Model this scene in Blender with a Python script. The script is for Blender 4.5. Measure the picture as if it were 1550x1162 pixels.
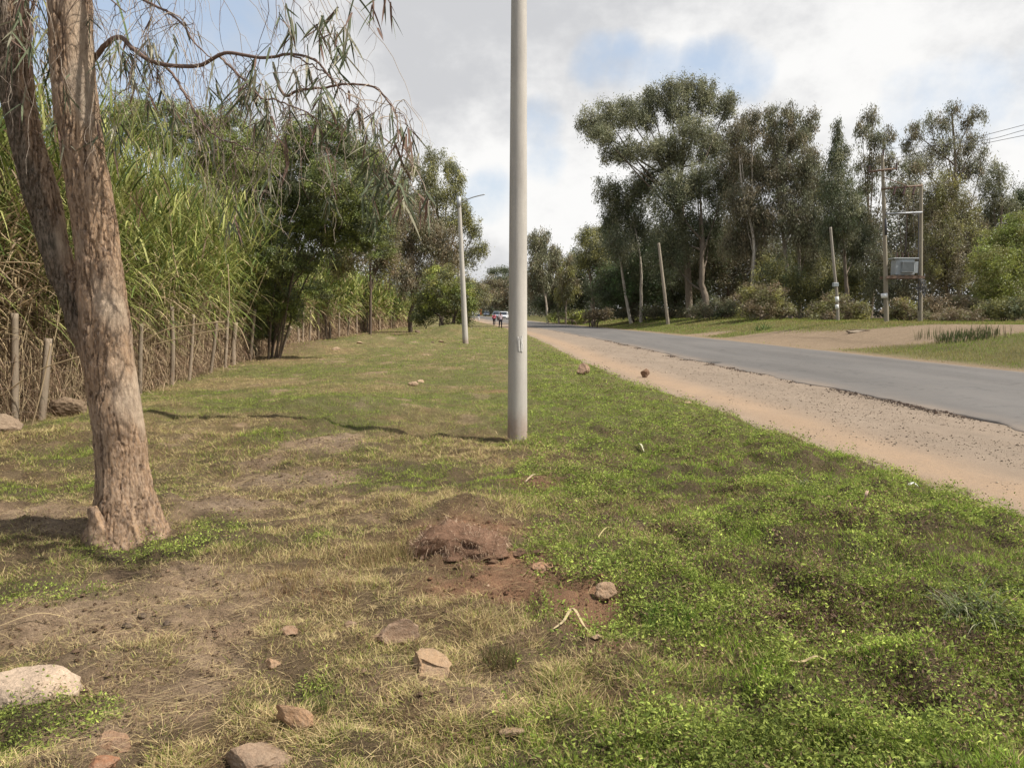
import bpy, math, random
import numpy as np
from mathutils import Vector

random.seed(7)
RNG = np.random.default_rng(11)
for o in list(bpy.data.objects):
    bpy.data.objects.remove(o)
scene = bpy.context.scene
COL = scene.collection

# ------------------------------------------------------------------ camera
F = 1165.0; CX, CY = 775.0, 581.0            # focal length and centre in photo pixels
PITCH = math.radians(5.2)
CAMH = 1.6
cam_d = bpy.data.cameras.new("camera"); cam = bpy.data.objects.new("camera", cam_d); COL.objects.link(cam)
cam.location = (0, 0, CAMH); cam.rotation_euler = (math.radians(90) - PITCH, 0, 0)
cam_d.sensor_width = 36; cam_d.lens = 36 * F / 1550.0
cam_d.clip_start = 0.05; cam_d.clip_end = 6000
scene.camera = cam

# ------------------------------------------------------------------ sun, sky, exposure
SUN_EL = math.radians(53); SH = Vector((1, -0.27, 0)).normalized()
SUN = Vector((SH.x*math.cos(SUN_EL), SH.y*math.cos(SUN_EL), math.sin(SUN_EL)))
sd = bpy.data.lights.new("sun", 'SUN'); sd.energy = 5.0; sd.angle = math.radians(0.55); sd.color = (1, .945, .86)
so = bpy.data.objects.new("sun", sd); COL.objects.link(so)
so.rotation_euler = SUN.to_track_quat('Z', 'Y').to_euler(); so.location = (20, -10, 40)
scene.view_settings.view_transform = 'Standard'; scene.view_settings.look = 'None'
scene.view_settings.exposure = 0.38; scene.view_settings.gamma = 1

def pray(px, py):
    f = Vector((0, math.cos(PITCH), -math.sin(PITCH))); u = Vector((0, math.sin(PITCH), math.cos(PITCH)))
    return f + Vector((1, 0, 0))*((px-CX)/F) + u*((CY-py)/F)

W = bpy.data.worlds.new("World"); scene.world = W; W.use_nodes = True
nt = W.node_tree; nt.nodes.clear()
def N(t, **kw):
    n = nt.nodes.new(t)
    for k, v in kw.items(): setattr(n, k, v)
    return n
def L(a, b): nt.links.new(a, b)
def M(op, a, b=None, c=None, clamp=False):
    n = N('ShaderNodeMath', operation=op); n.use_clamp = clamp
    for i, v in enumerate((a, b, c)):
        if v is None: continue
        if hasattr(v, 'links'): L(v, n.inputs[i])
        else: n.inputs[i].default_value = v
    return n.outputs[0]
def MR(v, a, b, c=0.0, d=1.0, smooth=True):
    n = N('ShaderNodeMapRange'); n.interpolation_type = 'SMOOTHSTEP' if smooth else 'LINEAR'
    L(v, n.inputs[0])
    for i, q in enumerate((a, b, c, d)): n.inputs[i+1].default_value = q
    return n.outputs[0]
def MIX(f, a, b):
    n = N('ShaderNodeMix', data_type='RGBA')
    if hasattr(f, 'links'): L(f, n.inputs[0])
    else: n.inputs[0].default_value = f
    for i, v in ((6, a), (7, b)):
        if hasattr(v, 'links'): L(v, n.inputs[i])
        else: n.inputs[i].default_value = (*v, 1)
    return n.outputs[2]
sky = N('ShaderNodeTexSky', sky_type='NISHITA'); sky.sun_disc = False
sky.sun_elevation = SUN_EL; sky.sun_rotation = math.atan2(SUN.x, SUN.y); sky.dust_density = 2.0; sky.air_density = 1.0
tc = N('ShaderNodeTexCoord'); nrm = N('ShaderNodeVectorMath', operation='NORMALIZE'); L(tc.outputs['Generated'], nrm.inputs[0])
sep = N('ShaderNodeSeparateXYZ'); L(nrm.outputs[0], sep.inputs[0])
zc = M('ADD', M('MAXIMUM', sep.outputs[2], 0.0), 0.22)
cmb = N('ShaderNodeCombineXYZ'); L(M('DIVIDE', sep.outputs[0], zc), cmb.inputs[0]); L(M('DIVIDE', sep.outputs[1], zc), cmb.inputs[1])
def noise(vec, scale, detail, rough, off=(0, 0, 0), dist=0.0):
    mp = N('ShaderNodeMapping'); mp.inputs[1].default_value = off; L(vec, mp.inputs[0])
    n = N('ShaderNodeTexNoise'); L(mp.outputs[0], n.inputs['Vector'])
    n.inputs['Scale'].default_value = scale; n.inputs['Detail'].default_value = detail
    n.inputs['Roughness'].default_value = rough; n.inputs['Distortion'].default_value = dist
    return n.outputs[0]
stz = N('ShaderNodeVectorMath', operation='MULTIPLY'); L(nrm.outputs[0], stz.inputs[0]); stz.inputs[1].default_value = (1, 1, 1.5)
n1 = noise(stz.outputs[0], 2.4, 7, .55, (3.1, 1.7, 0), 0)
n2 = noise(stz.outputs[0], 5.5, 10, .60, (7.7, 4.2, 0), 0)
n3 = noise(stz.outputs[0], 1.6, 4, .5, (1.3, 9.2, 0))
# openings in the cloud deck (directions in the real sky)
wob = noise(nrm.outputs[0], 6.0, 9, .62, (0, 0, 0), 0)
holes = None
for px, py, r, a in ((60, 130, 9, .55), (180, 150, 8, .5), (285, 45, 7, .6), (330, 90, 5, .3), (900, 92, 2.0, .34), (945, 98, 2.0, .34), (1000, 104, 1.8, .30), (1055, 104, 1.8, .33), (1100, 98, 2.0, .36), (1130, 108, 2.2, .4),
                     (1375, 168, 2.6, .42), (1420, 160, 2.8, .44), (1475, 152, 3.0, .44), (1540, 145, 2.8, .38), (812, 195, 2.0, .28), (822, 240, 1.8, .24), (735, 300, 2.2, .34), (1345, 130, 2.6, .2)):
    d = pray(px, py).normalized()
    dv = N('ShaderNodeVectorMath', operation='DOT_PRODUCT'); L(nrm.outputs[0], dv.inputs[0]); dv.inputs[1].default_value = d
    b = MR(dv.outputs['Value'], math.cos(math.radians(r*1.5)), math.cos(math.radians(r*.2)), 0, a)
    holes = b if holes is None else M('MAXIMUM', holes, b)
# unseen sky behind and overhead, opened up to lower the ambient light
back = MR(sep.outputs[1], -.4, .6, .34, 0.0)
up = MR(sep.outputs[2], .55, .9, 0.0, .26)
cov = M('ADD', M('MULTIPLY', n1, .8), M('MULTIPLY', wob, .75))
cov = M('SUBTRACT', M('ADD', cov, -.05), M('ADD', M('ADD', holes, back), up))
mask = MR(cov, .12, .54)
shade = M('ADD', M('MULTIPLY', n2, .85), M('MULTIPLY', n3, .3))
hi = MR(sep.outputs[2], .16, .46, 0.0, .20)       # greyer undersides overhead
shade = M('SUBTRACT', shade, hi)
ccol = MIX(MR(shade, .34, .62), (.49, .495, .51), (.755, .75, .74))
bg1 = N('ShaderNodeBackground'); L(MIX(.42, sky.outputs[0], (5.4, 6.3, 7.4)), bg1.inputs[0]); bg1.inputs[1].default_value = .112
bg2 = N('ShaderNodeBackground'); L(ccol, bg2.inputs[0]); bg2.inputs[1].default_value = 1.0
mx = N('ShaderNodeMixShader'); L(mask, mx.inputs[0]); L(bg1.outputs[0], mx.inputs[1]); L(bg2.outputs[0], mx.inputs[2])
wo = N('ShaderNodeOutputWorld'); L(mx.outputs[0], wo.inputs[0])

# ------------------------------------------------------------------ numpy noise
def _h(ix, iy, iz, s):
    n = (ix.astype(np.int64)*374761393 + iy.astype(np.int64)*668265263 + iz.astype(np.int64)*2147483647*3 + s*1274126177) & 0xffffffff
    n = ((n ^ (n >> 13))*1274126177) & 0xffffffff
    n = (n ^ (n >> 16)) & 0xffffffff
    return n / 4294967295.0
def vnoise(x, y, z=None, s=0):
    x = np.asarray(x, float); y = np.asarray(y, float); z = np.zeros_like(x) if z is None else np.asarray(z, float)
    ix, iy, iz = np.floor(x), np.floor(y), np.floor(z)
    fx, fy, fz = x-ix, y-iy, z-iz
    fx = fx*fx*(3-2*fx); fy = fy*fy*(3-2*fy); fz = fz*fz*(3-2*fz)
    r = 0
    for dx in (0, 1):
        for dy in (0, 1):
            for dz in (0, 1):
                w = (fx if dx else 1-fx)*(fy if dy else 1-fy)*(fz if dz else 1-fz)
                r = r + w*_h(ix+dx, iy+dy, iz+dz, s)
    return r
def fbm(x, y, z=None, s=0, o=4, g=.5):
    r = 0; a = 1; t = 0; f = 1
    for i in range(o):
        r = r + a*vnoise(np.asarray(x)*f, np.asarray(y)*f, None if z is None else np.asarray(z)*f, s+i*17); t += a; a *= g; f *= 2.03
    return r/t
def sstep(x, a, b):
    t = np.clip((np.asarray(x, float)-a)/(b-a), 0, 1); return t*t*(3-2*t)

# ------------------------------------------------------------------ terrain
def RN(y):   # near edge of the tarmac
    return np.interp(y, [-30, 0, 10, 15, 20, 26, 38, 50, 68, 85, 120, 190, 300, 500], [7.6, 7.25, 6.95, 6.85, 6.6, 6.2, 5.9, 5.3, 4.3, 3.0, 0, -7, -22, -60])
def RF(y): return RN(y) + np.interp(y, [0, 60, 120, 300], [7.5, 7.4, 7.4, 7.6])
def GE(y):   # edge of the grass verge
    return np.interp(y, [-30, 4, 6.2, 7.8, 10, 13.6, 17.4, 26.6, 40, 56, 85, 120, 190, 300], [4.5, 4.25, 4.1, 3.85, 3.67, 3.5, 2.95, 2.4, 2.1, 1.4, -.6, -3.4, -11, -27])
BUMPS = [(-5.2, 9.5, .9, 3.0, .16), (-1.9, 8.0, .5, .6, .07), (-2.4, 6.9, .6, .35, -.06), (-2.7, 11.3, 1.1, 1.6, .24), (-3.6, 9.2, 1.6, .9, .08), (-6.3, 37, 2.2, 3.0, .5), (-8.5, 33, 1.6, 3, .3), (-4.0, 52, 1.8, 3.0, .8), (-2.75, 5.6, .9, .6, .05),
         (-.38, 5.62, .27, .22, .15), (-3.4, 16, 1.4, 4, .12), (2.2, 5.3, 1.1, .8, .08)]
def hbase(x, y):
    x = np.asarray(x, float); y = np.asarray(y, float)
    z = 1.0*sstep(y, 110, 330)
    s = x - RF(y)
    z = z + 1.08*sstep(s, .8, 9.5)*(1-.55*sstep(y, 105, 160))
    z = z + 9*sstep(y, 600, 2500)
    return z
def verge(x, y):   # 1 on the near grass verge
    e = GE(y) + .42*(fbm(x*1.3, y*1.3, s=5, o=4)-.5)*2*.8
    return 1 - sstep(x, e-.25, e+.12)
def H(x, y):
    x = np.asarray(x, float); y = np.asarray(y, float)
    z = hbase(x, y); v = verge(x, y)
    b = 0
    for bx, by, sx, sy, a in BUMPS:
        b = b + a*np.exp(-((x-bx)/sx)**2 - ((y-by)/sy)**2)
    b = b + .10*(fbm(x*.55, y*.55, s=21, o=3)-.5) + .055*(fbm(x*2.2, y*2.2, s=31, o=4)-.5)*2
    weed = sstep(x, .2, 1.2)*(1-sstep(y, 9, 14))
    b = b + weed*.10*(fbm(x*3.4, y*3.4, s=41, o=3)-.5)*2 + .05*(fbm(x*5.5, y*5.5, s=42, o=2)-.5)*2*(1-sstep(y, 10, 16))
    b = b + .10*sstep(GE(y)-x, 0, .8) * 1.0
    z = z + v*b
    # shoulder / road bed roughness
    far = sstep(x-RF(y), .6, 3)
    z = z + (1-v)*(1-far)*.018*(fbm(x*2.1, y*1.3, s=51, o=3)-.5)*2 + far*.12*(fbm(x*.5, y*.5, s=52, o=3)-.5)
    inroad = sstep(x, RN(y)+.05, RN(y)+.6)*(1-sstep(x, RF(y)-.6, RF(y)-.05))
    return z - .10*inroad
def G(px, py):
    """point of the real ground seen at a photo pixel"""
    r = pray(px, py); t = np.concatenate([np.linspace(1.5, 40, 1600), np.linspace(40, 600, 6000)])
    X = r.x/r.y*t; Z = CAMH + r.z/r.y*t
    d = Z - H(X, t); i = int(np.argmax(d < 0)) if (d < 0).any() else len(t)-1
    y = t[i]; return Vector((float(r.x/r.y*y), float(y), float(H(r.x/r.y*y, y))))
def P(px, py, d):
    r = pray(px, py); return Vector((r.x/r.y*d, d, CAMH + r.z/r.y*d))
def hz(x, y): return float(H(x, y))

# ------------------------------------------------------------------ ground cover fields
KIND = {}
def blob(kind, px, py, rx, ry, a=1.0):
    g = G(px, py); KIND.setdefault(kind, []).append((g.x, g.y, rx, ry, a))
for a in ((40, 775, .55, .22, 1.2), (120, 790, .35, .2, 1), (330, 870, .8, .22, .7), (200, 960, .8, .38, .85), (100, 930, .6, .3, .5), (330, 905, .5, .25, .6), (250, 1040, .5, .25, .6),
          (430, 735, .55, .28, 1), (350, 760, .35, .25, .8), (490, 675, .45, .45, .9), (640, 1030, .3, .18, .5), (745, 1070, .16, .12, .6), (560, 700, .2, .2, .3), (1000, 770, .25, .2, .3),
          (190, 1110, .3, .15, .5)): blob('bare', *a)
for a in ((700, 800, .42, .22, 1.3), (760, 850, .35, .22, 1.1), (800, 890, .4, .2, 1.0), (720, 885, .28, .14, 1.2), (880, 930, .2, .28, 1.0), (905, 905, .12, .2, .9), (810, 730, .28, .30, .9), (775, 665, .28, .25, .6),
          (735, 595, .6, .35, .6), (930, 975, .12, .12, .6), (890, 1050, .12, .08, .6)): blob('soil', *a)
for a in ((300, 610, 1.3, 1.0, 1), (380, 575, 1.5, 1.6, .9), (250, 700, .5, .6, .5), (330, 650, .9, .7, .7), (440, 545, 1.5, 2.5, .8), (520, 530, 1.4, 3, .6), (500, 770, .6, .3, .5), (30, 720, .6, .4, .5), (560, 905, .7, .4, .5),
          (560, 600, .5, .6, .4), (600, 660, .5, .5, .4), (680, 690, .6, .5, .3), (1090, 610, .3, 1.5, .5), (450, 1120, .5, .2, .4), (230, 800, .3, .2, .3)): blob('straw', *a)
for a in ((430, 870, .5, .25, 1), (540, 870, .45, .3, 1), (610, 760, .6, .35, .8), (500, 830, .5, .3, .9), (600, 830, .3, .4, .8), (760, 960, .16, .12, 1.1), (740, 940, .13, .08, 1), (500, 740, .4, .35, .6), (340, 840, .3, .2, .6)): blob('tall', *a)
for a in ((300, 822, .35, .14, 1.2), (345, 800, .25, .14, 1.1), (350, 610, 1.2, .8, 1.2), (450, 565, 1.6, 1.5, .9), (500, 600, .8, .8, .8), (540, 640, .6, .6, .6), (100, 740, .8, .35, .8), (250, 830, .45, .16, 1.2), (190, 850, .35, .12, 1), (40, 900, .3, .3, .9), (60, 1100, .35, .18, 1), (130, 1065, .12, .12, 1),
          (430, 660, .8, .7, .7), (540, 730, .6, .35, .7), (480, 815, .15, .12, 1), (150, 900, .5, .2, .5), (900, 600, 1.2, 3, .6), (850, 650, 1, 1.2, .5), (480, 1060, .12, .1, .9), (640, 720, .5, .4, .5), (600, 950, .3, .1, .3), (1000, 920, .35, .3, .8)): blob('green', *a)
for a in ((1000, 770, .5, .35, .9), (930, 780, .3, .2, .7), (1060, 690, .4, .4, .7), (1130, 740, .3, .3, .5), (1250, 940, .4, .25, .9), (1160, 950, .4, .2, .7), (1050, 1000, .3, .15, .6), (1330, 1070, .25, .12, .8), (1370, 960, .25, .2, .7), (1180, 860, .35, .2, .7),
          (900, 690, .3, .3, .4), (1280, 800, .4, .3, .6), (1390, 800, .4, .3, .6), (1200, 1080, .3, .1, .5), (1480, 1010, .3, .2, .5)): blob('purple', *a)
for a in ((430, 735, .6, .30, 1.2), (350, 765, .4, .25, 1.0), (490, 670, .4, .5, 1.1), (520, 665, .2, .3, .8), (385, 700, .35, .25, .7), (70, 790, .6, .2, .7), (545, 610, .25, .5, .5)): blob('mulch', *a)
def fld(kind, x, y):
    r = 0
    for bx, by, sx, sy, a in KIND[kind]:
        r = r + a*np.exp(-((x-bx)/sx)**2-((y-by)/sy)**2)
    return r
def cover(x, y):
    n = fbm(x*.9, y*.9, s=61, o=4); m = fbm(x*3.1, y*3.1, s=62, o=3); q = fbm(x*7.0, y*7.0, s=63, o=2)
    edge = .25 + .02*y
    dry = .25 - .40*np.tanh((x-edge)/.8)
    dry = dry*(1-sstep(y, 7, 13)) + (.06 - .17*np.tanh((x-.1)/1.5))*sstep(y, 7, 13)
    dry = dry + (n-.5)*1.5 + (m-.5)*.6
    dry = dry + .9*fld('straw', x, y) + .5*fld('tall', x, y) - .95*fld('green', x, y)
    dry = dry + .5*sstep(x, GE(y)-.9, GE(y)+.1)
    bare = 1.45*fld('bare', x, y) + 1.0*fld('mulch', x, y) + (m-.5)*.7 + (q-.5)*.5 + (.9*sstep(fbm(x*1.6, y*1.6, s=66, o=3), .66, .78)-.3)*(1-1.0*sstep(x, -.6, .4)) - .4*sstep(x, -.2, .6)
    soil = fld('soil', x, y) + (m-.5)*.5
    purp = fld('purple', x, y)*1.0 + sstep(x, .4, 1.3)*((fbm(x*1.7, y*1.7, s=64, o=3)-.5)*2.4-.02)
    return np.clip(dry, 0, 1), np.clip(bare, 0, 1), np.clip(soil, 0, 1), np.clip(purp, 0, 1)

# ------------------------------------------------------------------ materials
def material(name, rough=.8, spec=.3, attr=None, color=(.5, .5, .5), trans=0.0, bump=None, vary=None, metallic=0.0, alpha=None):
    """attr: colour attribute; vary: (scale, amount, dark, light) object-space mottling; bump: list of (scale, strength, distance)"""
    m = bpy.data.materials.new(name); m.use_nodes = True; t = m.node_tree; t.nodes.clear()
    out = t.nodes.new('ShaderNodeOutputMaterial'); bs = t.nodes.new('ShaderNodeBsdfPrincipled')
    bs.inputs['Roughness'].default_value = rough; bs.inputs['Specular IOR Level'].default_value = spec; bs.inputs['Metallic'].default_value = metallic
    if attr:
        a = t.nodes.new('ShaderNodeAttribute'); a.attribute_name = attr; src = a.outputs['Color']
    else:
        a = t.nodes.new('ShaderNodeRGB'); a.outputs[0].default_value = (*color, 1); src = a.outputs[0]
    co = t.nodes.new('ShaderNodeTexCoord')
    for v in (vary or []):
        sc, amt, c2 = v[:3]; st = v[3] if len(v) > 3 else (1, 1, 1)
        mp = t.nodes.new('ShaderNodeMapping'); mp.inputs[3].default_value = st; t.links.new(co.outputs['Object'], mp.inputs[0])
        n = t.nodes.new('ShaderNodeTexNoise'); n.inputs['Scale'].default_value = sc; n.inputs['Detail'].default_value = 6; n.inputs['Roughness'].default_value = .65
        t.links.new(mp.outputs[0], n.inputs['Vector'])
        r = t.nodes.new('ShaderNodeMapRange'); r.inputs[1].default_value = .42; r.inputs[2].default_value = .66; r.inputs[4].default_value = amt
        t.links.new(n.outputs[0], r.inputs[0])
        mx = t.nodes.new('ShaderNodeMix'); mx.data_type = 'RGBA'; t.links.new(r.outputs[0], mx.inputs[0]); t.links.new(src, mx.inputs[6]); mx.inputs[7].default_value = (*c2, 1)
        src = mx.outputs[2]
    t.links.new(src, bs.inputs['Base Color'])
    nrm = None
    for sc, st, di, *stretch in (bump or []):
        mp = t.nodes.new('ShaderNodeMapping'); mp.inputs[3].default_value = stretch[0] if stretch else (1, 1, 1); t.links.new(co.outputs['Object'], mp.inputs[0])
        n = t.nodes.new('ShaderNodeTexNoise'); n.inputs['Scale'].default_value = sc; n.inputs['Detail'].default_value = 8; n.inputs['Roughness'].default_value = .7
        t.links.new(mp.outputs[0], n.inputs['Vector'])
        b = t.nodes.new('ShaderNodeBump'); b.inputs['Strength'].default_value = st; b.inputs['Distance'].default_value = di
        t.links.new(n.outputs[0], b.inputs['Height'])
        if nrm: t.links.new(nrm, b.inputs['Normal'])
        nrm = b.outputs[0]
    if nrm: t.links.new(nrm, bs.inputs['Normal'])
    sh = bs.outputs[0]
    if trans > 0:
        tr = t.nodes.new('ShaderNodeBsdfTranslucent'); t.links.new(src, tr.inputs[0])
        ms = t.nodes.new('ShaderNodeMixShader'); ms.inputs[0].default_value = trans
        t.links.new(sh, ms.inputs[1]); t.links.new(tr.outputs[0], ms.inputs[2]); sh = ms.outputs[0]
    t.links.new(sh, out.inputs[0])
    return m
MAT = dict(
    ground=material('ground_mat', .95, .1, attr='Col', vary=[(9, .5, (.085, .055, .035)), (60, .35, (.30, .215, .13)), (160, .4, (.07, .048, .03))], bump=[(22, .9, .05), (75, 1.0, .02)]),
    shoulder=material('shoulder_mat', .95, .1, attr='Col', vary=[(1.2, .25, (.25, .185, .13)), (14, .35, (.22, .165, .125)), (70, .4, (.10, .08, .065)), (160, .35, (.40, .32, .24))], bump=[(20, .35, .03), (110, .6, .012)]),
    asphalt=material('asphalt_mat', .85, .25, attr='Col', vary=[(.35, .35, (.135, .128, .12), (1, .25, 1)), (3, .25, (.085, .083, .082)), (140, .4, (.17, .165, .16)), (300, .35, (.055, .055, .055))], bump=[(160, .35, .01)]),
    grass=material('grass_mat', .75, .2, attr='Col', trans=.34),
    leaf=material('leaf_mat', .48, .55, attr='Col', trans=.25),
    foreleaf=material('foreground_leaf_mat', .75, .2, attr='Col', trans=.18),
    cane=material('cane_leaf_mat', .6, .3, attr='Col', trans=.30),
    dry=material('dry_stalk_mat', .9, .1, attr='Col', trans=.12),
    bark=material('bark_mat', .95, .1, attr='Col', vary=[(1.5, .35, (.24, .19, .14)), (6, .5, (.10, .075, .055), (1, 1, .3))], bump=[(12, .6, .03, (1, 1, .35))]),
    forebark=material('foreground_bark_mat', .95, .12, attr='Col', vary=[(38, .55, (.13, .085, .055), (1, 1, .22)), (70, .4, (.52, .40, .30), (1, 1, .35))],
                      bump=[(40, .8, .02, (1, 1, .25)), (110, .6, .008, (1, 1, .5))]),
    twig=material('twig_mat', .85, .2, attr='Col'),
    rock=material('rock_mat', .95, .15, attr='Col', vary=[(7, .4, (.20, .145, .10)), (40, .35, (.44, .34, .24)), (90, .3, (.10, .07, .05))], bump=[(12, .7, .05), (70, .7, .012)]),
    clod=material('soil_clod_mat', 1, .05, attr='Col', vary=[(14, .5, (.09, .05, .032)), (50, .4, (.25, .14, .085))], bump=[(18, .9, .06), (70, .8, .02)]),
    concrete=material('concrete_mat', .85, .25, attr='Col', vary=[(2.0, .4, (.34, .32, .29), (1, 1, .4)), (9, .4, (.27, .245, .215), (1, 1, .12)), (26, .25, (.52, .49, .44), (1, 1, .5)), (160, .3, (.24, .22, .19))], bump=[(120, .25, .006), (8, .2, .01)]),
    wood=material('weathered_wood_mat', .9, .15, attr='Col', vary=[(5, .5, (.17, .13, .095), (1, 1, .15)), (40, .4, (.33, .28, .21), (1, 1, .1))], bump=[(40, .5, .02, (1, 1, .1))]),
    metal=material('galvanised_mat', .5, .5, color=(.36, .37, .38), vary=[(8, .4, (.22, .22, .22))], metallic=.3),
    dark=material('dark_metal_mat', .6, .4, color=(.05, .05, .055)),
    porcelain=material('insulator_mat', .3, .5, color=(.07, .035, .025)),
    rust=material('rusty_steel_mat', .9, .2, color=(.16, .12, .095), vary=[(10, .6, (.22, .12, .07))]),
    transf=material('grey_enamel_mat', .55, .4, color=(.30, .33, .34), vary=[(3, .4, (.2, .21, .2)), (20, .3, (.24, .19, .15))]),
    whitepaint=material('white_band_mat', .8, .2, color=(.72, .72, .70), vary=[(12, .4, (.45, .44, .42))]),
    wire=material('wire_mat', .5, .4, color=(.11, .11, .115)),
    paint_white=material('white_car_paint_mat', .3, .5, color=(.72, .73, .74), vary=[(3, .15, (.5, .48, .45))]),
    paint_silver=material('silver_car_paint_mat', .35, .5, color=(.36, .40, .44), metallic=.4, vary=[(3, .15, (.3, .28, .26))]),
    paint_grey=material('blue_grey_car_paint_mat', .35, .5, color=(.17, .21, .26), metallic=.3, vary=[(3, .15, (.2, .18, .16))]),
    glass=material('car_glass_mat', .1, .6, color=(.03, .035, .04)),
    rubber=material('rubber_mat', .9, .2, color=(.02, .02, .02)),
    lampglass=material('headlamp_mat', .15, .6, color=(.6, .6, .6)),
    plate=material('plate_mat', .6, .3, color=(.55, .5, .2)),
    skin=material('skin_mat', .6, .3, color=(.10, .052, .032)),
    hair=material('hair_mat', .9, .2, color=(.012, .01, .01)),
    pink=material('pink_shirt_mat', .9, .1, color=(.62, .13, .18), vary=[(12, .4, (.7, .3, .34))]),
    plaid=material('pale_plaid_shirt_mat', .9, .1, color=(.42, .36, .38), vary=[(25, .6, (.22, .12, .16))]),
    white=material('white_cloth_mat', .9, .1, color=(.68, .68, .68)),
    navy=material('dark_cloth_mat', .9, .1, color=(.022, .022, .03)),
    blue=material('blue_cloth_mat', .9, .1, color=(.03, .05, .10)),
    orange=material('orange_paint_mat', .7, .2, color=(.48, .17, .085), vary=[(2, .3, (.3, .12, .07))]),
    chalk=material('white_writing_mat', .9, .1, color=(.70, .67, .62)),
    kerb=material('kerb_stone_mat', .95, .1, color=(.34, .28, .21), vary=[(9, .4, (.24, .19, .14))], bump=[(30, .5, .02)]),
)

# ------------------------------------------------------------------ mesh building
def tag(o, label=None, cat=None, group=None, kind=None):
    if label: o['label'] = label
    if cat: o['category'] = cat
    if group: o['group'] = group
    if kind: o['kind'] = kind
    return o
def thing(name, loc, label, cat, group=None):
    o = bpy.data.objects.new(name, None); COL.objects.link(o); o.location = loc
    o.empty_display_size = .3
    return tag(o, label, cat, group)
class MB:
    def __init__(s): s.v = []; s.f = []; s.c = []; s.n = 0; s.smooth = []
    def add(s, verts, faces, col, smooth=False):
        """faces: (k, 3|4) int array; col: (3,) or (n,3)"""
        verts = np.asarray(verts, float).reshape(-1, 3); faces = np.asarray(faces, np.int64)
        col = np.asarray(col, float); col = np.broadcast_to(col, (len(verts), 3)) if col.ndim == 1 else col
        s.v.append(verts); s.f.append(faces + s.n); s.c.append(col); s.smooth.append(smooth); s.n += len(verts)
        return s
    def build(s, name, mat, parent=None, origin=None):
        me = bpy.data.meshes.new(name)
        V = np.concatenate(s.v) if s.v else np.zeros((0, 3))
        org = np.array(parent.location) if parent is not None and origin is None else np.array(origin if origin is not None else (0, 0, 0))
        if parent is not None: org = np.array(parent.location)
        V = V - org
        me.vertices.add(len(V)); me.vertices.foreach_set('co', V.astype(np.float32).ravel())
        lt = np.concatenate([np.full(len(f), f.shape[1], np.int32) for f in s.f]); idx = np.concatenate([f.ravel() for f in s.f]).astype(np.int32)
        me.loops.add(len(idx)); me.loops.foreach_set('vertex_index', idx)
        me.polygons.add(len(lt)); st = np.concatenate([[0], np.cumsum(lt)[:-1]]).astype(np.int32)
        me.polygons.foreach_set('loop_start', st); me.polygons.foreach_set('loop_total', lt)
        sm = np.concatenate([np.full(len(f), q, bool) for f, q in zip(s.f, s.smooth)]); me.polygons.foreach_set('use_smooth', sm)
        me.update(calc_edges=True)
        ca = me.color_attributes.new('Col', 'FLOAT_COLOR', 'POINT')
        C = np.concatenate(s.c); C4 = np.ones((len(C), 4), np.float32); C4[:, :3] = np.clip(C, 0, 1); ca.data.foreach_set('color', C4.ravel())
        me.materials.append(mat)
        o = bpy.data.objects.new(name, me); COL.objects.link(o)
        if parent is not None: o.parent = parent
        else: o.location = tuple(org)
        return o
def tube(mb, pts, rad, seg=6, col=(.3, .25, .2), disp=None, cap=True, smooth=True, colfn=None):
    pts = np.asarray([tuple(p) for p in pts], float); n = len(pts)
    rad = np.broadcast_to(np.asarray(rad, float), (n,))
    tan = np.gradient(pts, axis=0); tan /= np.linalg.norm(tan, axis=1, keepdims=True)+1e-9
    ref = np.array([1., 0, 0]) if abs(tan[:, 0]).mean() < .8 else np.array([0, 1., 0])
    a = ref - tan*(tan@ref)[:, None]; a /= np.linalg.norm(a, axis=1, keepdims=True)+1e-9; b = np.cross(tan, a)
    th = np.linspace(0, 2*np.pi, seg, endpoint=False)
    ring = a[:, None, :]*np.cos(th)[None, :, None] + b[:, None, :]*np.sin(th)[None, :, None]
    R = rad[:, None]*np.ones((1, seg))
    V = pts[:, None, :] + ring*R[:, :, None]
    if disp is not None:
        dd = disp(V, th, rad); V = V + ring*dd[:, :, None]
    V = V.reshape(-1, 3)
    i, j = np.meshgrid(np.arange(n-1), np.arange(seg), indexing='ij'); j2 = (j+1) % seg
    Fq = np.stack([i*seg+j, i*seg+j2, (i+1)*seg+j2, (i+1)*seg+j], -1).reshape(-1, 4)
    C = colfn(V) if colfn else col
    mb.add(V, Fq, C, smooth)
    if cap:
        t = np.array([[(n-1)*seg+k, (n-1)*seg+k+1, (n-1)*seg] for k in range(1, seg-1)])
        b0 = np.array([[0, k+1, k] for k in range(1, seg-1)])
        if len(t):
            base = s0 = mb.n - len(V); mb.f.append(np.concatenate([t, b0])+base); mb.smooth.append(False)
    return mb
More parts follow.
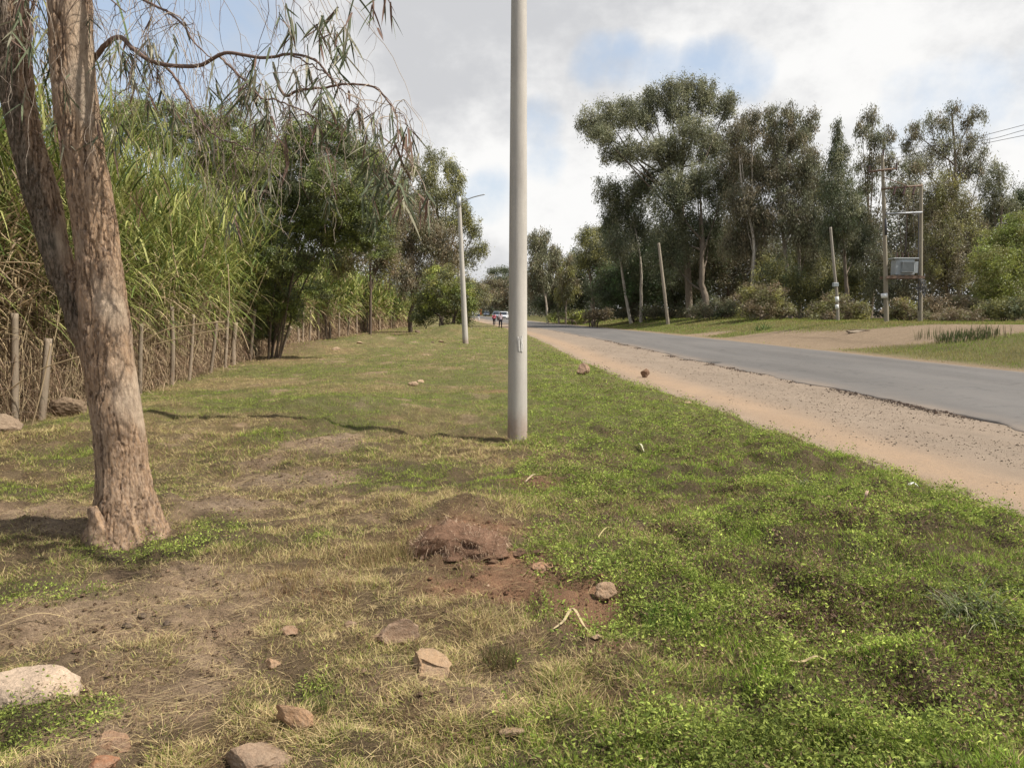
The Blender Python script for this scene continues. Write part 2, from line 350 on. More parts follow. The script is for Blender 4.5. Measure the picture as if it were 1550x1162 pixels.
def box(mb, c, s, col=(.4, .4, .4), rz=0.0, bev=0.0):
    """box centred at c, size s, chamfered edges if bev"""
    sx, sy, sz = s[0]/2, s[1]/2, s[2]/2
    if bev <= 0: lay = [(-sz, 0), (sz, 0)]
    else: lay = [(-sz, -bev), (-sz+bev, 0), (sz-bev, 0), (sz, -bev)]
    V = []
    for z, k in lay:
        ex, ey = sx+k, sy+k
        if bev > 0: ring = [(-ex+bev, -ey), (ex-bev, -ey), (ex, -ey+bev), (ex, ey-bev), (ex-bev, ey), (-ex+bev, ey), (-ex, ey-bev), (-ex, -ey+bev)]
        else: ring = [(-ex, -ey), (ex, -ey), (ex, ey), (-ex, ey)]
        V += [(x, y, z) for x, y in ring]
    m = len(V)//len(lay); V = np.array(V); c_, s_ = math.cos(rz), math.sin(rz)
    V = np.stack([V[:, 0]*c_-V[:, 1]*s_, V[:, 0]*s_+V[:, 1]*c_, V[:, 2]], 1) + np.array(tuple(c))
    Fq = [[l*m+k, l*m+(k+1) % m, (l+1)*m+(k+1) % m, (l+1)*m+k] for l in range(len(lay)-1) for k in range(m)]
    mb.add(V, Fq, col); base = mb.n-len(V); top = (len(lay)-1)*m
    tr = [[top, top+k, top+k+1] for k in range(1, m-1)] + [[0, k+1, k] for k in range(1, m-1)]
    mb.f.append(np.array(tr)+base); mb.smooth.append(False)
    return mb
def unit(v): return v/(np.linalg.norm(v, axis=-1, keepdims=True)+1e-9)
def rnd_dir(n, up=0.0):
    d = RNG.normal(size=(n, 3)); d = unit(d); d[:, 2] += up; return unit(d)
def leaves(mb, c, d, ln, wd, col):
    """flat folded diamond leaves"""
    n = len(c); s = unit(np.cross(d, rnd_dir(n))); ln = np.broadcast_to(ln, (n,))[:, None]; wd = np.broadcast_to(wd, (n,))[:, None]
    up = np.cross(s, d)*wd*.25
    V = np.stack([c, c+d*ln*.42+s*wd/2+up, c+d*ln, c+d*ln*.42-s*wd/2+up], 1).reshape(-1, 3)
    k = np.arange(n)[:, None]*4
    mb.add(V, np.concatenate([k, k+1, k+2, k+3], 1), np.repeat(col, 4, 0))
def blades(mb, base, d, ln, wd, col, droop=0.4, seg=3, tipcol=None, side=None):
    """arching blades: d initial direction, droop pulls the tip down / outwards"""
    n = len(base); ln = np.broadcast_to(ln, (n,)); wd = np.broadcast_to(wd, (n,)); droop = np.broadcast_to(droop, (n,))
    if side is None:
        hd = np.stack([d[:, 0], d[:, 1], np.zeros(n)], 1) + RNG.normal(size=(n, 3))*[.6, .6, .1]
        side = unit(np.cross(unit(hd), np.tile([0, 0, 1.], (n, 1))))
    rows = []; cols = []
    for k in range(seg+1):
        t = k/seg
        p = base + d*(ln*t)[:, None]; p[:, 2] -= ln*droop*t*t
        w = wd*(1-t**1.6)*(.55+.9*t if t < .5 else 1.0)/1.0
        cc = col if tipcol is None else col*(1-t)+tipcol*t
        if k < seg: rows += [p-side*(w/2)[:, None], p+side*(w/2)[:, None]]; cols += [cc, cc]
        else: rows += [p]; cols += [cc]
    m = 2*seg+1; V = np.stack(rows, 1).reshape(-1, 3); C = np.stack(cols, 1).reshape(-1, 3)
    k0 = np.arange(n)[:, None]*m
    Q = [np.concatenate([k0+2*i, k0+2*i+1, k0+2*i+3, k0+2*i+2], 1) for i in range(seg-1)]
    b = mb.n; mb.add(V, np.concatenate(Q) if Q else np.concatenate([k0, k0+1, k0+2], 1), C)
    if Q:
        mb.f.append(np.concatenate([k0+2*seg-2, k0+2*seg-1, k0+2*seg], 1)+b); mb.smooth.append(False)
def smooth_path(pts, n, wob=0.0, rs=None):
    pts = np.asarray([tuple(p) for p in pts], float); m = len(pts)
    t = np.linspace(0, m-1, n); i = np.clip(t.astype(int), 0, m-2); f = (t-i)[:, None]
    pm = pts[np.clip(i-1, 0, m-1)]; p0 = pts[i]; p1 = pts[i+1]; p2 = pts[np.clip(i+2, 0, m-1)]
    r = .5*((2*p0)+(-pm+p1)*f+(2*pm-5*p0+4*p1-p2)*f**2+(-pm+3*p0-3*p1+p2)*f**3)
    if wob:
        w = RNG.normal(size=(n, 3)); w = np.cumsum(w, 0)*wob/math.sqrt(n); w -= np.linspace(0, 1, n)[:, None]*w[-1]+np.linspace(1, 0, n)[:, None]*w[0]; r = r+w
    return r
def icosphere(sub):
    import bmesh
    bm = bmesh.new(); bmesh.ops.create_icosphere(bm, subdivisions=sub, radius=1)
    V = np.array([v.co[:] for v in bm.verts]); Fc = np.array([[v.index for v in f.verts] for f in bm.faces]); bm.free(); return V, Fc
ICO = {k: icosphere(k) for k in (2, 3, 4)}

# ------------------------------------------------------------------ the ground sheet
def axis(segs):
    out = [segs[0][0]]
    for a, b, st0, st1 in segs:
        x = a
        while x < b-1e-6:
            f = (x-a)/(b-a); x = min(b, x+st0+(st1-st0)*f); out.append(x)
    return np.array(out)
xr = axis([(0, 5.5, .05, .05), (5.5, 9, .06, .15), (9, 40, .25, 1.2), (40, 200, 2, 14), (200, 2500, 60, 500)])
xl = -axis([(0, 7, .05, .05), (7, 14, .08, .3), (14, 60, .4, 3), (60, 2500, 8, 500)])[::-1][:-1]
xs = np.concatenate([xl, xr])
ys = axis([(-40, -2, 4, 1), (-2, 2, .3, .1), (2, 9, .045, .05), (9, 16, .06, .1), (16, 40, .14, .4), (40, 130, .5, 2), (130, 400, 3, 14), (400, 3500, 30, 500)])
X, Y = np.meshgrid(xs, ys); Z = H(X, Y)
mic = verge(X, Y)*sstep(14-Y, 0, 4)*(np.abs(X) < 8)
Z = Z + mic*(.02*(fbm(X*9, Y*9, s=71, o=3)-.5)*2 + fld('soil', X, Y).clip(0, 1)*.035*(fbm(X*14, Y*14, s=72, o=3)-.5)*2)
def ground_color(x, y):
    dry, bare, soil, purp = cover(x, y)
    n = fbm(x*5, y*5, s=73, o=3)[..., None]
    def c(*a): return np.array(a)
    far_ = sstep(y, 6, 13)[..., None]; green = (c(.075, .062, .034)*(1-far_)+c(.12, .14, .04)*far_)*(.6+.8*n); dryc = (c(.135, .095, .055)*(1-far_)+c(.24, .185, .085)*far_)*(.6+.8*n)
    C = green*(1-dry[..., None]) + dryc*dry[..., None]
    C = C*(1-bare[..., None]) + c(.40, .285, .185)*(.65+.7*n)*bare[..., None]
    ml_ = np.clip(fld('mulch', x, y)+(n[..., 0]-.5)*.6, 0, 1)[..., None]; C = C*(1-.8*ml_)+c(.26, .195, .14)*(.6+.8*n)*.8*ml_
    C = C*(1-soil[..., None]) + c(.33, .18, .105)*(.75+.5*n)*soil[..., None]
    C = C*(1-.4*purp[..., None]) + c(.10, .07, .045)*.4*purp[..., None]
    v = verge(x, y)[..., None]
    tan = c(.295, .222, .15)*(.85+.3*n)
    s = x-RF(y)
    far = (sstep(s, .3, 1.8)*(1-sstep(fld('trk', x, y), .35, .6)))[..., None]
    fg = c(.11, .12, .035)*(.7+.6*fbm(x*.8, y*.8, s=75, o=4)[..., None])
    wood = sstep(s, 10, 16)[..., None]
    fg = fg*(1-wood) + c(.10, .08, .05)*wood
    O = tan*(1-far) + fg*far
    left = sstep(-x, 7+.1*y*0, 9)[..., None]*(1-sstep(y, 60, 90))[..., None]
    R = C*v + O*(1-v)
    lit = c(.16, .11, .065)*(.6+.8*n)
    R = R*(1-left)+lit*left
    return R
# the unpaved side track joining from the right
for px, py, rx, ry in ((1130, 511, 3, 2.5), (1180, 513, 3, 2.5), (1240, 514, 3, 2.5), (1290, 512, 3, 2.2), (1330, 508, 2.6, 2.2), (1380, 502, 2.6, 2.0), (1430, 499, 3, 1.8), (1490, 497, 3, 1.8), (1560, 495, 4, 2), (1640, 494, 5, 2.5), (1060, 507, 2.5, 2.4),
                       (1330, 520, 1.6, 1.2), (1280, 523, 2, 1.5)):
    blob('trk', px, py, rx, ry)
me_ground = MB(); nx, ny = len(xs), len(ys)
i, j = np.meshgrid(np.arange(ny-1), np.arange(nx-1), indexing='ij')
me_ground.add(np.stack([X, Y, Z], -1).reshape(-1, 3), np.stack([i*nx+j, i*nx+j+1, (i+1)*nx+j+1, (i+1)*nx+j], -1).reshape(-1, 4), ground_color(X, Y).reshape(-1, 3), True)
tag(me_ground.build('ground', MAT['ground']), kind='structure')

# tarmac: own sheet with a broken edge standing a few centimetres proud
def strip(name, mat, yv, lo, hi, nu, zf, colf, skirt=None):
    mb = MB(); u = np.linspace(0, 1, nu)
    a = lo(yv)[:, None]; b = hi(yv)[:, None]; Xs = a + (b-a)*u[None, :]; Ys = np.broadcast_to(yv[:, None], Xs.shape)
    Zs = zf(Xs, Ys, u[None, :])
    n0, n1 = Xs.shape; i, j = np.meshgrid(np.arange(n0-1), np.arange(n1-1), indexing='ij')
    mb.add(np.stack([Xs, Ys, Zs], -1).reshape(-1, 3), np.stack([i*n1+j, i*n1+j+1, (i+1)*n1+j+1, (i+1)*n1+j], -1).reshape(-1, 4), colf(Xs, Ys).reshape(-1, 3), True)
    return tag(mb.build(name, mat), kind='structure')
yr = axis([(-40, 4, 2, .5), (4, 30, .06, .12), (30, 80, .2, 1), (80, 420, 2, 6)])
def edgeN(y): return RN(y) + .26*(fbm(y*.7, y*0, s=81, o=4)-.5)*2 + .06*(fbm(y*5, y*0, s=82, o=2)-.5) + .35*np.exp(-((y-24.8)/.5)**2)
def edgeF(y): return RF(y) + .25*(fbm(y*.6, y*0+9, s=83, o=4)-.5)*2
def zroad(x, y, u):
    crown = .05*(1-(2*u-1)**2)
    edge = np.minimum(sstep(u, 0, .004), sstep(1-u, 0, .004))
    return hbase(x, y)*0 + 1.0*sstep(y, 110, 330) + crown - .06 + edge*(.085)
def croad(x, y):
    u = (x-RN(y))/7.4
    n = fbm(x*.8, y*.15, s=84, o=4)[..., None]; base = np.array([.126, .113, .100])*(.65+.7*n)*(.9+.2*fbm(x*3.2, y*.35, s=88, o=3)[..., None])
    dust = (np.exp(-(u/.06)**2)+np.exp(-((1-u)/.05)**2))[..., None]*fbm(x*2, y*.7, s=85, o=3)[..., None]*1.1
    dust = np.clip(dust, 0, .8)
    wheel = (np.exp(-((u-.28)/.06)**2)+np.exp(-((u-.72)/.06)**2))[..., None]*.10
    crack = (np.abs(fbm(x*1.1, y*.8, s=86, o=4)-.5) < .006)[..., None]*.35
    return (base*(1+wheel)*(1-crack))*(1-dust)+np.array([.27, .20, .14])*dust
us = np.concatenate([[0, .003, .006], np.linspace(.015, .985, 90), [.994, .997, 1]])
def strip_road():
    mb = MB(); a = edgeN(yr)[:, None]; b = edgeF(yr)[:, None]; u = us[None, :]; Xs = a+(b-a)*u; Ys = np.broadcast_to(yr[:, None], Xs.shape)
    Zs = zroad(Xs, Ys, u)
    pot = np.exp(-((Xs-6.55)/.28)**2-((Ys-25.2)/.5)**2)
    Zs = Zs - .05*sstep(pot, .3, .6)*sstep(Ys, 10, 20)
    C = croad(Xs, Ys)*(1-.5*sstep(pot, .2, .6)[..., None])
    n0, n1 = Xs.shape; i, j = np.meshgrid(np.arange(n0-1), np.arange(n1-1), indexing='ij')
    mb.add(np.stack([Xs, Ys, Zs], -1).reshape(-1, 3), np.stack([i*n1+j, i*n1+j+1, (i+1)*n1+j+1, (i+1)*n1+j], -1).reshape(-1, 4), C.reshape(-1, 3), True)
    tag(mb.build('road', MAT['asphalt']), kind='structure')
strip_road()
# dirt shoulder sheet between the verge and the tarmac
def cshould(x, y):
    e = GE(y); r = RN(y); u = (x-e)/(r-e)
    n = fbm(x*1.5, y*.6, s=91, o=4)[..., None]; n2_ = fbm(x*7, y*4, s=92, o=3)[..., None]
    path = np.exp(-((u-.16)/.17)**2)[..., None]
    grav = np.array([.285, .225, .168])*(.8+.4*n2_)*(.85+.3*n); sand = np.array([.43, .295, .185])*(.9+.2*n)
    return (grav*(1-path)+sand*path)*.80
ysd = axis([(-40, 3, 2, .5), (3, 20, .06, .1), (20, 60, .15, .6), (60, 420, 1, 6)])
strip('dirt_shoulder', MAT['shoulder'], ysd, lambda y: GE(y)-.35, lambda y: RN(y)+.75, 60,
      lambda x, y, u: H(x, y)+.012+(.02*sstep(x, RN(y)+.05, RN(y)+.6) if True else 0) - .04*(1-sstep(u, 0, .06)), cshould)

# ------------------------------------------------------------------ grass of the verge
def sample_fan(n, y0, y1, w=.82):
    if y0 < 0:      # ground beside and behind the camera
        x = RNG.uniform(-6.5, 5.2, n); y = RNG.uniform(y0, y1, n); k = (np.abs(x) > .80*y) | (y < 2.1)
        return x[k], y[k]
    y = np.exp(RNG.uniform(math.log(y0), math.log(y1), n)); x = RNG.uniform(-w, w, n)*y
    return x, y
GC = dict(bright=np.array([.31, .37, .065]), green=np.array([.18, .24, .048]), olive=np.array([.29, .30, .08]), straw=np.array([.46, .365, .185]), brown=np.array([.27, .175, .10]), deep=np.array([.05, .085, .02]))
def verge_grass(n, y0, y1, seg, name_mb):
    x, y = sample_fan(n, y0, y1); n = len(x)
    v = verge(x, y); k = (v > RNG.uniform(.15, .9, n)) & (x > -7.3-.11*np.maximum(y-16, 0)*1.3); x, y = x[k], y[k]
    dry, bare, soil, purp = cover(x, y)
    m = fbm(x*4.5, y*4.5, s=65, o=2)
    keep = RNG.uniform(0, 1, len(x)) > np.clip(.86*bare+.93*soil, 0, .93); x, y, dry, bare, soil, purp, m = [q[keep] for q in (x, y, dry, bare, soil, purp, m)]
    kk = RNG.uniform(0, 1, len(x)) < np.where(x < .1+.03*y, .78, .72)+.66*sstep(m, .36, .54); x, y, dry, bare, soil, purp, m = [q[kk] for q in (x, y, dry, bare, soil, purp, m)]
    n = len(x); tall = fld('tall', x, y); r = RNG.uniform(0, 1, n)
    isdry = RNG.uniform(0, 1, n) < np.clip(dry*1.15+bare*.5-.08, 0.06, .94)
    C = np.where(r[:, None] < .45, GC['green'], np.where(r[:, None] < .75, GC['bright'], GC['olive']))
    C = C*(1-(.5*sstep(m, .55, .35))[:, None]*.6)
    br = (RNG.uniform(0, 1, n) < np.clip(sstep(x, -.6, 1.2)*.5+sstep(y, 8, 14)*.2, 0, .6))[:, None]
    C = np.where(br, C*np.array([1.03, 1.27, .85]), C)
    D = np.where(r[:, None] < .62, GC['straw'], np.where(r[:, None] < .86, GC['brown'], GC['olive']))
    C = np.where(isdry[:, None], D, C)
    pp = (RNG.uniform(0, 1, n) < purp*.55)[:, None]; C = np.where(pp, np.array([.20, .125, .085]), C)
    C = C*RNG.uniform(.5, 1.45, (n, 1))*(.92+.42*vnoise(x*11, y*11, s=67))[:, None]
    flat = isdry & (RNG.uniform(0, 1, n) > .35*np.clip(tall, 0, 1)+.25)
    lean = np.where(flat, RNG.uniform(.9, 3.5, n), RNG.uniform(.15, .8, n))
    az = RNG.uniform(0, 2*np.pi, n); d = unit(np.stack([np.cos(az)*lean, np.sin(az)*lean, np.ones(n)], 1))
    ln = RNG.uniform(.025, .07, n)*(1+.5*isdry)*(.40+1.1*m)*(1-.15*isdry)*(1-.34*sstep(.3-x, 0, .8)*sstep(9-y, 0, 3))
    ln = ln*(1+1.1*np.clip(tall, 0, 1)*RNG.uniform(.2, 1, n))*np.where(flat, 1.25, 1)
    ln = ln*(1+.02*y)
    wd = np.maximum(.0032, .00072*y)*RNG.uniform(.6, 1.3, n)*(2.1 if y0 < 0 else 1)
    base = np.stack([x, y, H(x, y)-.008], 1)
    C2 = C*np.array([1.05, 1.05, 1.0])
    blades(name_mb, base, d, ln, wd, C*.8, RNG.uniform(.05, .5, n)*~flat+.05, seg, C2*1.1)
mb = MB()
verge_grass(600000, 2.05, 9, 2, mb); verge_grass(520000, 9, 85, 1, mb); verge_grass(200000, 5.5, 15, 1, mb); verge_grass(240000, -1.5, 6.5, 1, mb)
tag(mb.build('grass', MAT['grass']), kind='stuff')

# broad-leaved creeping weeds on the roadside half
mb = MB(); x, y = sample_fan(130000, 2.1, 30, .82); x2, y2 = sample_fan(48000, -1.5, 6.5); x = np.concatenate([x, x2]); y = np.concatenate([y, y2])
dens = .08+fbm(x*1.3, y*1.3, s=101, o=4) + .25*(fbm(x*4, y*4, s=102, o=2)-.5)
k = (x > .15+.25*vnoise(x*2, y*2)-.3+.02*y) & (verge(x, y) > .8) & (dens+RNG.normal(0,.11,len(x)) > .53) & (RNG.uniform(0, 1, len(x)) > fld('soil', x, y)*.9)
k &= (vnoise(x*9, y*9, s=105)+RNG.uniform(-.2, .2, len(x)) > .20) | (y > 9)
k |= (RNG.uniform(0, 1, len(x)) < .42) & (fld('green', x, y) > .45+.5*vnoise(x*6, y*6)) & (verge(x, y) > .8) & (x > -6.5)
x, y = x[k], y[k]; n = len(x); purp = cover(x, y)[3]
NL = 8
hgt = RNG.uniform(.008, .07, n)*(.35+1.9*sstep(vnoise(x*7.5, y*7.5, s=103), .2, .8))
cx = np.repeat(x, NL)+RNG.normal(0, .022, n*NL)*(1+.06*np.repeat(y, NL)); cy = np.repeat(y, NL)+RNG.normal(0, .022, n*NL)*(1+.06*np.repeat(y, NL))
cz = H(cx, cy)+np.repeat(hgt, NL)*RNG.uniform(.2, 1.2, n*NL)
d = rnd_dir(n*NL, .35); d[:, 2] = np.abs(d[:, 2])*.6
cc = np.where(RNG.uniform(0, 1, n)[:, None] < .5, np.array([.335, .385, .085]), np.array([.215, .27, .06]))
cc = np.where((RNG.uniform(0, 1, n) < .12)[:, None], np.array([.26, .19, .10]), cc); cc = np.where((RNG.uniform(0, 1, n) < purp*.55)[:, None], np.array([.17, .11, .075]), cc)*RNG.uniform(.6, 1.35, (n, 1))*(.6+.8*vnoise(x*4.5, y*4.5, s=104))[:, None]
cc = np.repeat(cc, NL, 0)*RNG.uniform(.65, 1.35, (n*NL, 1))
sz = RNG.uniform(.007, .018, n*NL)*np.where(cx < -.2, .72, 1)*(1+.05*np.repeat(y, NL))
leaves(mb, np.stack([cx, cy, cz], 1), unit(d), sz*RNG.uniform(.8, 1.7, n*NL), sz*RNG.uniform(.3, .8, n*NL), cc)
tag(mb.build('creeping_weeds', MAT['grass']), kind='stuff')

# far verge, island between tarmac and side track, forest edge grass
mb = MB(); n = 150000
y = np.exp(RNG.uniform(math.log(20), math.log(150), n)); s = RNG.uniform(.3, 26, n); x = RF(y)+s
k = (x < y*.8+4) & (RNG.uniform(0, 1, n) < sstep(s+1.6*(fbm(x*.6, y*.6, s=111, o=3)-.5), .6, 2.2)) & (fld('trk', x, y) < .55+.25*RNG.uniform(-1, 1, n)); x, y = x[k], y[k]; n = len(x)
nn = fbm(x*.35, y*.35, s=112, o=4)
C = np.where((RNG.uniform(0, 1, n) < sstep(nn, .35, .6)*.7+.1)[:, None], np.array([.24, .31, .06]), np.array([.34, .29, .11]))*RNG.uniform(.7, 1.3, (n, 1))
az = RNG.uniform(0, 6.28, n); d = unit(np.stack([np.cos(az)*.4, np.sin(az)*.4, np.ones(n)], 1))
blades(mb, np.stack([x, y, H(x, y)-.01], 1), d, RNG.uniform(.08, .2, n), .0013*y, C*.8, .2, 1, C)
tag(mb.build('roadside_grass', MAT['grass']), kind='stuff')

# loose gravel and clods on the shoulder
mb = MB(); V0 = np.array([(1, 0, 0), (-1, 0, 0), (0, 1, 0), (0, -1, 0), (0, 0, 1), (0, 0, -1)], float)
F0 = np.array([(0, 2, 4), (2, 1, 4), (1, 3, 4), (3, 0, 4), (2, 0, 5), (1, 2, 5), (3, 1, 5), (0, 3, 5)])
n = 16000; y = np.exp(RNG.uniform(math.log(5), math.log(40), n)); u = RNG.beta(2.0, 1.4, n); x = GE(y)+.1+(RN(y)-GE(y))*u
k = fbm(x*1.2, y*.5, s=121, o=3)+.3*(u-.4) > .42; x, y = x[k], y[k]; n = len(x)
r = RNG.exponential(.0036, n)+.0025; r = np.minimum(r, .028)*(1+.012*y)
V = (V0[None]*RNG.uniform(.6, 1.2, (n, 6, 1))*np.array([1, 1, .6]))*r[:, None, None] + np.stack([x, y, H(x, y)+.014+r*.25], 1)[:, None, :]
C = np.where(RNG.uniform(0, 1, (n, 1)) < .5, np.array([.25, .20, .155]), np.array([.38, .31, .235]))*RNG.uniform(.75, 1.2, (n, 1))
mb.add(V.reshape(-1, 3), (F0[None]+np.arange(n)[:, None, None]*6).reshape(-1, 3), np.repeat(C, 6, 0))
tag(mb.build('gravel', MAT['rock']), kind='stuff')
mb = MB(); n = 9000; y = np.exp(RNG.uniform(math.log(7), math.log(45), n)); x = edgeN(y)+RNG.normal(-.05, .10+.06*vnoise(y*.8, y*0), n); k = fbm(y*.9, y*0+2, s=131, o=3)+RNG.uniform(-.12, .12, n) > .46; x, y = x[k], y[k]; n = len(x)
r = (RNG.exponential(.006, n)+.004).clip(0, .04)*(1+.01*y)
V = (V0[None]*RNG.uniform(.6, 1.2, (n, 6, 1))*np.array([1, 1, .6]))*r[:, None, None] + np.stack([x, y, np.maximum(H(x, y)+.014, hbase(x, y)-.03)+r*.3], 1)[:, None, :]
mb.add(V.reshape(-1, 3), (F0[None]+np.arange(n)[:, None, None]*6).reshape(-1, 3), np.repeat(np.array([.075, .068, .062])*RNG.uniform(.5, 1.6, (n, 1)), 6, 0))
tag(mb.build('broken_asphalt_crumbs', MAT['clod']), kind='stuff')
# crumbs of soil, bark and dead leaf on the bare patches
mb = MB(); x, y = sample_fan(110000, 2.2, 16, .75); dry, bare, soil, purp = cover(x, y)
k = (verge(x, y) > .8) & (RNG.uniform(0, 1, len(x)) < np.clip(bare*.45+soil*1.0+fld('mulch', x, y)*.8, 0, 1)) & (x > -7); x, y, soil = x[k], y[k], soil[k]; n = len(x)
r = np.minimum(RNG.exponential(.0030, n)+.0015, .02)
V = (V0[None]*RNG.uniform(.6, 1.2, (n, 6, 1))*np.array([1, 1, .7]))*r[:, None, None] + np.stack([x, y, H(x, y)+r*.3+.004], 1)[:, None, :]
C = np.where(soil[:, None] > .4, np.array([.20, .11, .068]), np.array([.20, .14, .09]))*RNG.uniform(.4, 1.7, (n, 1))
mb.add(V.reshape(-1, 3), (F0[None]+np.arange(n)[:, None, None]*6).reshape(-1, 3), np.repeat(C, 6, 0))
tag(mb.build('soil_crumbs', MAT['clod']), kind='stuff')
# matted straw
mb = MB()
x, y = sample_fan(150000, 2.1, 45, .8); dry, bare, soil, purp = cover(x, y); st = fld('straw', x, y)
hedge_foot = sstep(-x, 5.6+.11*np.maximum(y-16, 0)*1.2-.4, 6.3+.11*np.maximum(y-16, 0)*1.3)
k = (verge(x, y) > .8) & (RNG.uniform(0, 1, len(x)) < np.clip(.10*dry+.7*st*dry+.34*bare+.4*fld('mulch', x, y)+.55*hedge_foot, 0, .95)) & (x > -8.2-.12*np.maximum(y-16, 0)); x, y = x[k], y[k]; n = len(x)
az = RNG.uniform(0, 6.28, n); az = np.where(RNG.uniform(0, 1, n) < .4, RNG.normal(.35, .4, n), az)
d = unit(np.stack([np.cos(az), np.sin(az), RNG.uniform(-.02, .25, n)], 1))
C = np.where(RNG.uniform(0, 1, (n, 1)) < .7, np.array([.50, .38, .20]), np.array([.26, .17, .10]))*RNG.uniform(.6, 1.25, (n, 1))
blades(mb, np.stack([x, y, H(x, y)+.012+RNG.uniform(0, .02, n)], 1), d, RNG.uniform(.025, .13, n)*(1+.05*y), np.maximum(.0026, .0007*y)*RNG.uniform(.6, 1.3, n), C, .08, 2, C)
tag(mb.build('dead_straw', MAT['dry']), kind='stuff')

# ================================================================== OBJECTS
# ------------------------------------------------------------------ the two-stemmed eucalyptus in front
def fpath(pts, d): return [P(px, py, d if np.isscalar(d) else d[i]) for i, (px, py) in enumerate(pts)]
base = G(195, 822); D0 = base.y+.12
tree = thing('eucalyptus_tree', (P(195, 822, D0).x, D0, hz(base.x, base.y)), 'big rough-barked tree with two stems leaning apart, nearest tree beside the fence', 'tree')
def ridge(n, w): return sstep(1-np.abs(2*n-1), 1-w, 1)
def barkfield(x, y, z):
    wx = x+.03*(vnoise(x*9, y*9, z*5, s=230)-.5); wz = z
    fis = ridge(fbm(wx*26, y*26, wz*4.2, s=231, o=4), .13)
    fis2 = ridge(fbm(wx*55, y*55, wz*14, s=232, o=2), .22)
    low = np.clip((2.2-z)/2.2, 0, 1)
    rough = sstep(fbm(x*3.2, y*3.2, z*1.5, s=233, o=3)+low*.10+.13*sstep(z, 1.0, 1.5)*(1-sstep(z, 2.3, 2.7))-.10*sstep(z, 2.5, 2.8)*(1-sstep(z, 3.3, 3.7))+.10*sstep(z, 3.5, 3.9), .36, .50)
    return fis, fis2, rough
def barkdisp(V, th, rad):
    x, y, z = V[..., 0], V[..., 1], V[..., 2]; r = rad[:, None]
    fis, fis2, rough = barkfield(x, y, z)
    plate = fbm(x*14, y*14, z*4, s=234, o=4)-.5
    lump = fbm(x*3.0, y*3.0, z*2.0, s=235, o=3)-.5
    rings = (fbm(x*3, y*3, z*26, s=236, o=2)-.5)*(1-rough)*.006
    return lump*.026*np.minimum(1, r/.15) + rough*(plate*.034 - fis*.012 - fis2*.004) + rings + .004*plate
def barkcol(V):
    x, y, z = V[:, 0], V[:, 1], V[:, 2]
    fis, fis2, rough = [q[:, None] for q in barkfield(x, y, z)]
    n = fbm(x*6, y*6, z*2.4, s=211, o=4)[:, None]; m = fbm(x*20, y*20, z*7, s=212, o=3)[:, None]; g_ = fbm(x*4, y*4, z*30, s=213, o=3)[:, None]
    pale = np.array([.46, .36, .27])*(.82+.36*g_); grey = np.array([.34, .28, .22]); brown = np.array([.37, .245, .155]); dk = np.array([.10, .062, .042])
    C = pale*(1-sstep(n, .5, .62))+grey*sstep(n, .5, .62)
    B = brown*(.55+.9*m); B = B*(1-.5*sstep(n, .52, .66))+np.array([.48, .35, .245])*.5*sstep(n, .52, .66)
    C = C*(1-rough)+B*rough
    k = np.clip(fis*.95*rough+fis2*.6*(.25+.75*rough), 0, 1); C = (C*(1-k)+dk*k)*np.array([.98, .96, .91])
    return C
Rp = [(197, 868), (193, 822), (189, 760), (184, 700), (176, 620), (163, 540), (156, 450), (148, 370), (137, 300), (121, 200), (109, 100), (107, 0), (100, -150), (96, -330), (85, -540)]
Rw = [118, 106, 94, 84, 79, 78, 72, 68, 66, 68, 66, 65, 58, 50, 38]
pts = smooth_path(fpath(Rp, [D0]*11+[D0+.02, D0+.1, D0+.2, D0+.4]), 1000); rads = np.interp(np.linspace(0, 1, 1000), np.linspace(0, 1, len(Rw)), np.array(Rw)/2*D0/F*.90)
mb = MB()
def flare(V, th, rad):
    d = barkdisp(V, th, rad); low = np.clip((.42-(V[..., 2]-hz(base.x, base.y)))/.42, 0, 1)**1.6
    root = .5+.5*np.cos(th[None, :]*5+1.2+np.sin(th[None, :]*2))
    return d + low*root*.085
tube(mb, pts, rads, 190, disp=flare, colfn=barkcol)
Lp = [(168, 640), (148, 560), (124, 485), (90, 400), (64, 300), (37, 200), (20, 100), (12, 0), (-5, -150), (-40, -330), (-90, -520)]
Lw = [26, 44, 50, 46, 54, 54, 58, 62, 54, 46, 36]
pts = smooth_path(fpath(Lp, [D0+.04, D0+.06, D0+.10, D0+.10, D0+.10, D0+.10, D0+.10, D0+.10, D0+.3, D0+.35, D0+.4]), 820); rads = np.interp(np.linspace(0, 1, 820), np.linspace(0, 1, len(Lw)), np.array(Lw)/2*D0/F*.88)
LPTS = pts
def moss_shade_col(V):  # bark with moss, plus shade painted dark into this stem's left side
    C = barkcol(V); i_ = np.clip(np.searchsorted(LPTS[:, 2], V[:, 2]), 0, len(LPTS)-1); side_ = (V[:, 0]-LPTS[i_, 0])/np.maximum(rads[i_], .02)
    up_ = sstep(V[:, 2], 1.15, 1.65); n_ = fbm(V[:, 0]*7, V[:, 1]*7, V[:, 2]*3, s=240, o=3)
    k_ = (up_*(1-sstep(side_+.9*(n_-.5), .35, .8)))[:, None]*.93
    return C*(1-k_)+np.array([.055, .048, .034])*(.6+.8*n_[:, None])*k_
tube(mb, pts, rads, 150, disp=barkdisp, colfn=moss_shade_col)
